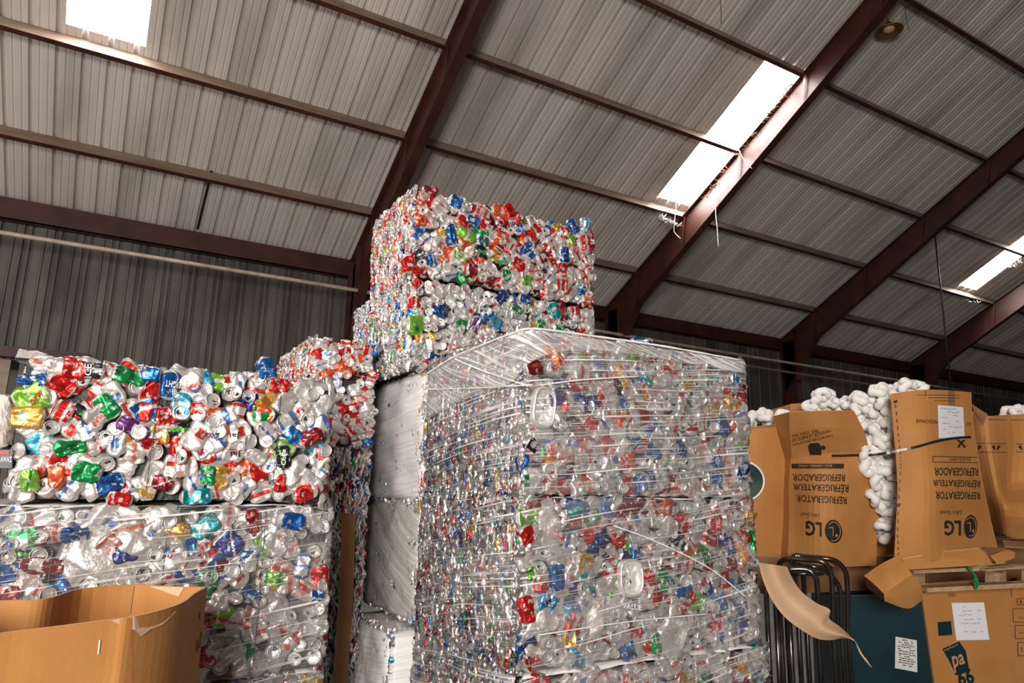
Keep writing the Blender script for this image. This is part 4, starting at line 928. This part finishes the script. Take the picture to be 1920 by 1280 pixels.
# dark carton under the faded one
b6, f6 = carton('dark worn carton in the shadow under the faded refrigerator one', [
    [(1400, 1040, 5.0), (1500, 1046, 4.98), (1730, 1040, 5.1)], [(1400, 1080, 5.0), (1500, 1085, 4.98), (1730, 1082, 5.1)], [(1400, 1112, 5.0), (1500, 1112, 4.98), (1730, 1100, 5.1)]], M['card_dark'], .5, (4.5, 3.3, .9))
b7, f7 = carton('added dark carton standing in for shade behind the pallet boards at right', [
    [(1740, 1012, 5.75), (1860, 1010, 5.75), (2010, 1010, 5.7)], [(1740, 1060, 5.75), (1860, 1060, 5.75), (2010, 1060, 5.7)], [(1740, 1120, 5.75), (1860, 1118, 5.75), (2010, 1115, 5.7)]], M['card_dark'], .3, (5.8, 3.1, .9))  # added carton, its dark colour paints the shade behind the boards
# lower row of cartons down to the floor
def lower(label, pl, pr, w0, w1, m, name='cardboard_carton', sides='LR'):
    (xa, ya), (xb, yb) = pl; (xc, yc), (xd, yd) = pr
    root = thing(name, label, 'carton', (0, 0, 0)); A, B = PW(xa, ya, w0), PW(xc, yc, w1); a2, b2_ = PW(xb, yb, w0), PW(xd, yd, w1)
    f = lambda p, q: np.array([p[0]+(q[0]-p[0])*((p[2])/(p[2]-q[2])), p[1]+(q[1]-p[1])*((p[2])/(p[2]-q[2])), 0.0])
    A0, B0 = f(A, a2), f(B, b2_); root.location = Vector(((A0[0]+B0[0])/2, (A0[1]+B0[1])/2, 0))
    dv = np.array([CF[0], CF[1], 0]); dv = dv/np.linalg.norm(dv)*.35
    fr = sheet('front_panel', [[A, (A+B)/2, B], [(A+A0)/2, (A+A0+B+B0)/4, (B+B0)/2], [A0, (A0+B0)/2, B0]], m, root, .007, 8, 10, edge_mat=M['card_edge'])
    sheet('side_panel', [[A+dv*.01, A+dv], [A0+dv*.01, A0+dv]], m, root, .007, 3, 3); sheet('side_panel', [[B+dv*.01, B+dv], [B0+dv*.01, B0+dv]], m, root, .007, 3, 3)
    sheet('back_panel', [[A+dv, B+dv], [A0+dv, B0+dv]], m, root, .007, 3, 3)
    return root, fr
t1, ft = lower('dark teal carton with a printed shipping label, under the torn folded corner', ((1560, 1118), (1566, 1280)), ((1727, 1112), (1755, 1280)), 4.95, 4.72, M['teal'])
bv = bvh_of([ft]); note(t1, [(1679, 1193), (1719, 1200), (1720, 1260), (1678, 1252)], bv, 5, 'white shipping label with black print', 'label', 12, .75, 'shipping_label')
t2, fo = lower('orange-brown carton lettered pa 66 with a white sheet taped on', ((1729, 1111), (1753, 1280)), ((1882, 1101), (1903, 1280)), 4.70, 4.80, M['card'])
bv = bvh_of([fo]); note(t2, [(1784, 1130), (1845, 1129), (1855, 1199), (1793, 1200)], bv, 6, 'white sheet of paper with handwriting', rowsn=7, size=.35)
rectmark([(1758, 1166), (1783, 1164), (1786, 1190), (1760, 1192)], bv, M['teal'], t2, 'printed_square')
decal('printed_shape', [(0, .78), (.62, 1), (.86, .72), (1, .12), (.5, 0), (.3, .35)], [(0, 1, 2, 3, 4, 5)], [(1767, 1202), (1818, 1202), (1818, 1266), (1767, 1266)], bv, M['teal'], t2)
text('pa', [(1784, 1230), (1806, 1224), (1812, 1252), (1790, 1262)], bv, M['tinted_card'], t2, .007, bold=.02); text('66', [(1793, 1256), (1821, 1250), (1829, 1280), (1799, 1288)], bv, M['teal'], t2, bold=.03)
text('nylon', [(1770, 1216), (1795, 1205), (1797, 1211), (1772, 1222)], bv, M['tinted_card'], t2, .007, bold=0)
discmark(1785, 1115, 8, 4, bv, M['card_dark'], t2, 'scuff')
t3, fr3 = lower('carton with small framed symbols at the bottom right corner', ((1884, 1100), (1905, 1280)), ((2020, 1092), (2040, 1280)), 4.82, 4.9, M['card'])
bv = bvh_of([fr3]); segs = []
for (x, y, w_, h_) in ((1907, 1122, 20, 11), (1899, 1141, 30, 25), (1903, 1172, 30, 25), (1908, 1204, 30, 25)): segs += [((x, y), (x+w_, y)), ((x, y), (x+1, y+h_)), ((x+1, y+h_), (x+w_, y+h_))]
segs += [((1895, 1101), (1897, 1118)), ((1912, 1128), (1918, 1128)), ((1914, 1124), (1914, 1131)), ((1910, 1158), (1919, 1158)), ((1911, 1186), (1919, 1186)), ((1916, 1212), (1916, 1222))]
lines('printed_symbol', segs, bv, M['ink'], t3, 1.1, .004, 3)

# --- nested steel tube trolleys
def trolley(label, pts, extra, w, r=.0165):
    root = thing('tube_trolley', label, 'trolley', (0, 0, 0), 'nested steel tube trolleys')
    P = [PW(a, b, w+dw) for a, b, dw in pts]; last = P[-1].copy(); last[2] = .02; P.append(last); root.location = Vector((last[0], last[1], 0))
    P = np.array(P); q = [crom(P[:-1], t) for t in np.linspace(0, len(P)-2, 40)]+[P[-1]]; first = q[0].copy(); first[2] = .02
    mb = MB(); mb.tube([first, first*.5+q[0]*.5]+q, r, 12); mb.build('handle_tube', M['chrome'], root, True)
    for (a, b) in extra:
        mb = MB(); mb.tube([PW(*a), PW(*b)], r*.8, 10); mb.build('crossbar', M['chrome'], root, True)
    mb = MB(); mb.box(min(first[0], last[0]), max(first[0], last[0])+.02, min(first[1], last[1]), max(first[1], last[1])+.02, .0, .03); mb.build('base_plate', M['chrome'], root)
trolley('steel tube trolley whose bright handle is nearest the pale torn strip', [(1458, 1068, .10), (1463, 1054, .08), (1477, 1047, .05), (1510, 1049, 0), (1540, 1052, -.05), (1554, 1065, -.06), (1560, 1090, -.06), (1561, 1180, -.06)], [((1462, 1075, 4.52), (1545, 1075, 4.42))], 4.42)
trolley('steel tube trolley with the tallest, furthest-right handle', [(1489, 1040, .1), (1505, 1043, .08), (1542, 1046, .0), (1566, 1051, -.02), (1582, 1066, -.02), (1588, 1090, -.02), (1589, 1180, -.02)], [((1500, 1060, 4.62), (1560, 1064, 4.6))], 4.6)
trolley('steel tube trolley with the low inner handle', [(1475, 1072, .05), (1480, 1067, .03), (1510, 1067, 0), (1524, 1075, -.02), (1532, 1097, -.02), (1533, 1180, -.02)], [], 4.34)
trolley('steel tube trolley between the tallest handle and the nearest one', [(1505, 1061, .05), (1526, 1062, 0), (1550, 1072, 0), (1567, 1090, 0), (1575, 1112, 0), (1577, 1190, 0)], [], 4.52)
for i, px in enumerate((1436, 1453, 1473)):
    mb = MB(); a = PW(px, 1105+i*6, 4.5); mb.tube([a, (a[0], a[1], .0)], .016, 10)
    tag(mb.build('steel_post', M['chrome'], smooth=True), ('upright steel tube closest to the wrapped stack', 'upright steel tube just behind the middle of the pale strip', 'upright steel tube beside the low inner handle')[i], 'post', 'upright tubes in the dark beside the wrapped stack')
# pale torn strip hanging in front
root = thing('torn_paperboard_strip', 'pale curved strip of torn paperboard hanging beside the wrapped stack', 'cardboard', PW(1500, 1100, 4.2))
k = lambda x, y, w: q4((1400, 1020), 4.923, x, y, w)
rows = [((108, 170), (370, 205)), ((150, 330), (420, 310)), ((230, 510), (500, 430)), ((350, 670), (640, 540)), ((520, 800), (768, 602)), ((650, 870), (762, 685)), ((770, 885), (850, 752)), ((880, 868), (930, 822)), ((985, 882), (992, 886))]
sheet('board', [[k(*a, 4.12), k((a[0]*.48+b[0]*.52), (a[1]*.48+b[1]*.52), 4.08), k(*b, 4.18)] for a, b in rows], M['card_pale'], root, .003, 10, 36)
sheet('torn_tip', [[k(985, 880, 4.18), k(991, 886, 4.18)], [k(1010, 920, 4.2), k(1022, 928, 4.2)], [k(1042, 1000, 4.2), k(1062, 1005, 4.2)], [k(1085, 1062, 4.2), k(1112, 1070, 4.2)], [k(1152, 1138, 4.2), k(1158, 1142, 4.2)]], M['card_pale'], root, .003, 3, 10)

# ------------------------------------------------------------------ readable prints on a few cans of the left bale
def canprint(root, s, q, m, off=.006, key='crushed_can'):
    bvh = bvh_of([o for o in root.children if o.name.startswith(key)])
    return text(s, q, bvh, M[m], root, off, bold=.02)
canprint(bL3, 'ULTRA', [(377, 808), (412, 814), (410, 824), (375, 818)], 'grey_ink')
canprint(bL3, 'LIGHT', [(338, 728), (309, 724), (310, 712), (340, 716)], 'white_ink')
canprint(bL3, 'Jai', [(451, 822), (430, 822), (430, 809), (451, 809)], 'ink')
canprint(bL3, 'DEW', [(55, 752), (76, 730), (82, 738), (61, 760)], 'redink')
canprint(bL3, 'ICE', [(158, 708), (158, 682), (172, 682), (172, 708)], 'white_ink')
canprint(bT2, 'M', [(932, 488), (946, 481), (951, 492), (937, 499)], 'twine')
canprint(bT2, 'M', [(897, 466), (912, 468), (910, 478), (895, 476)], 'twine')
canprint(bL3, 'Jai', [(453, 856), (432, 856), (432, 843), (453, 843)], 'ink')
canprint(bL3, 'Coke', [(527, 872), (527, 842), (536, 842), (536, 872)], 'white_ink')
canprint(bR2, 'VALUE', [(1168, 1130), (1204, 1134), (1203, 1144), (1167, 1140)], 'white_ink')
canprint(bL3, 'Cola', [(104, 878), (132, 878), (132, 866), (104, 866)], 'white_ink')
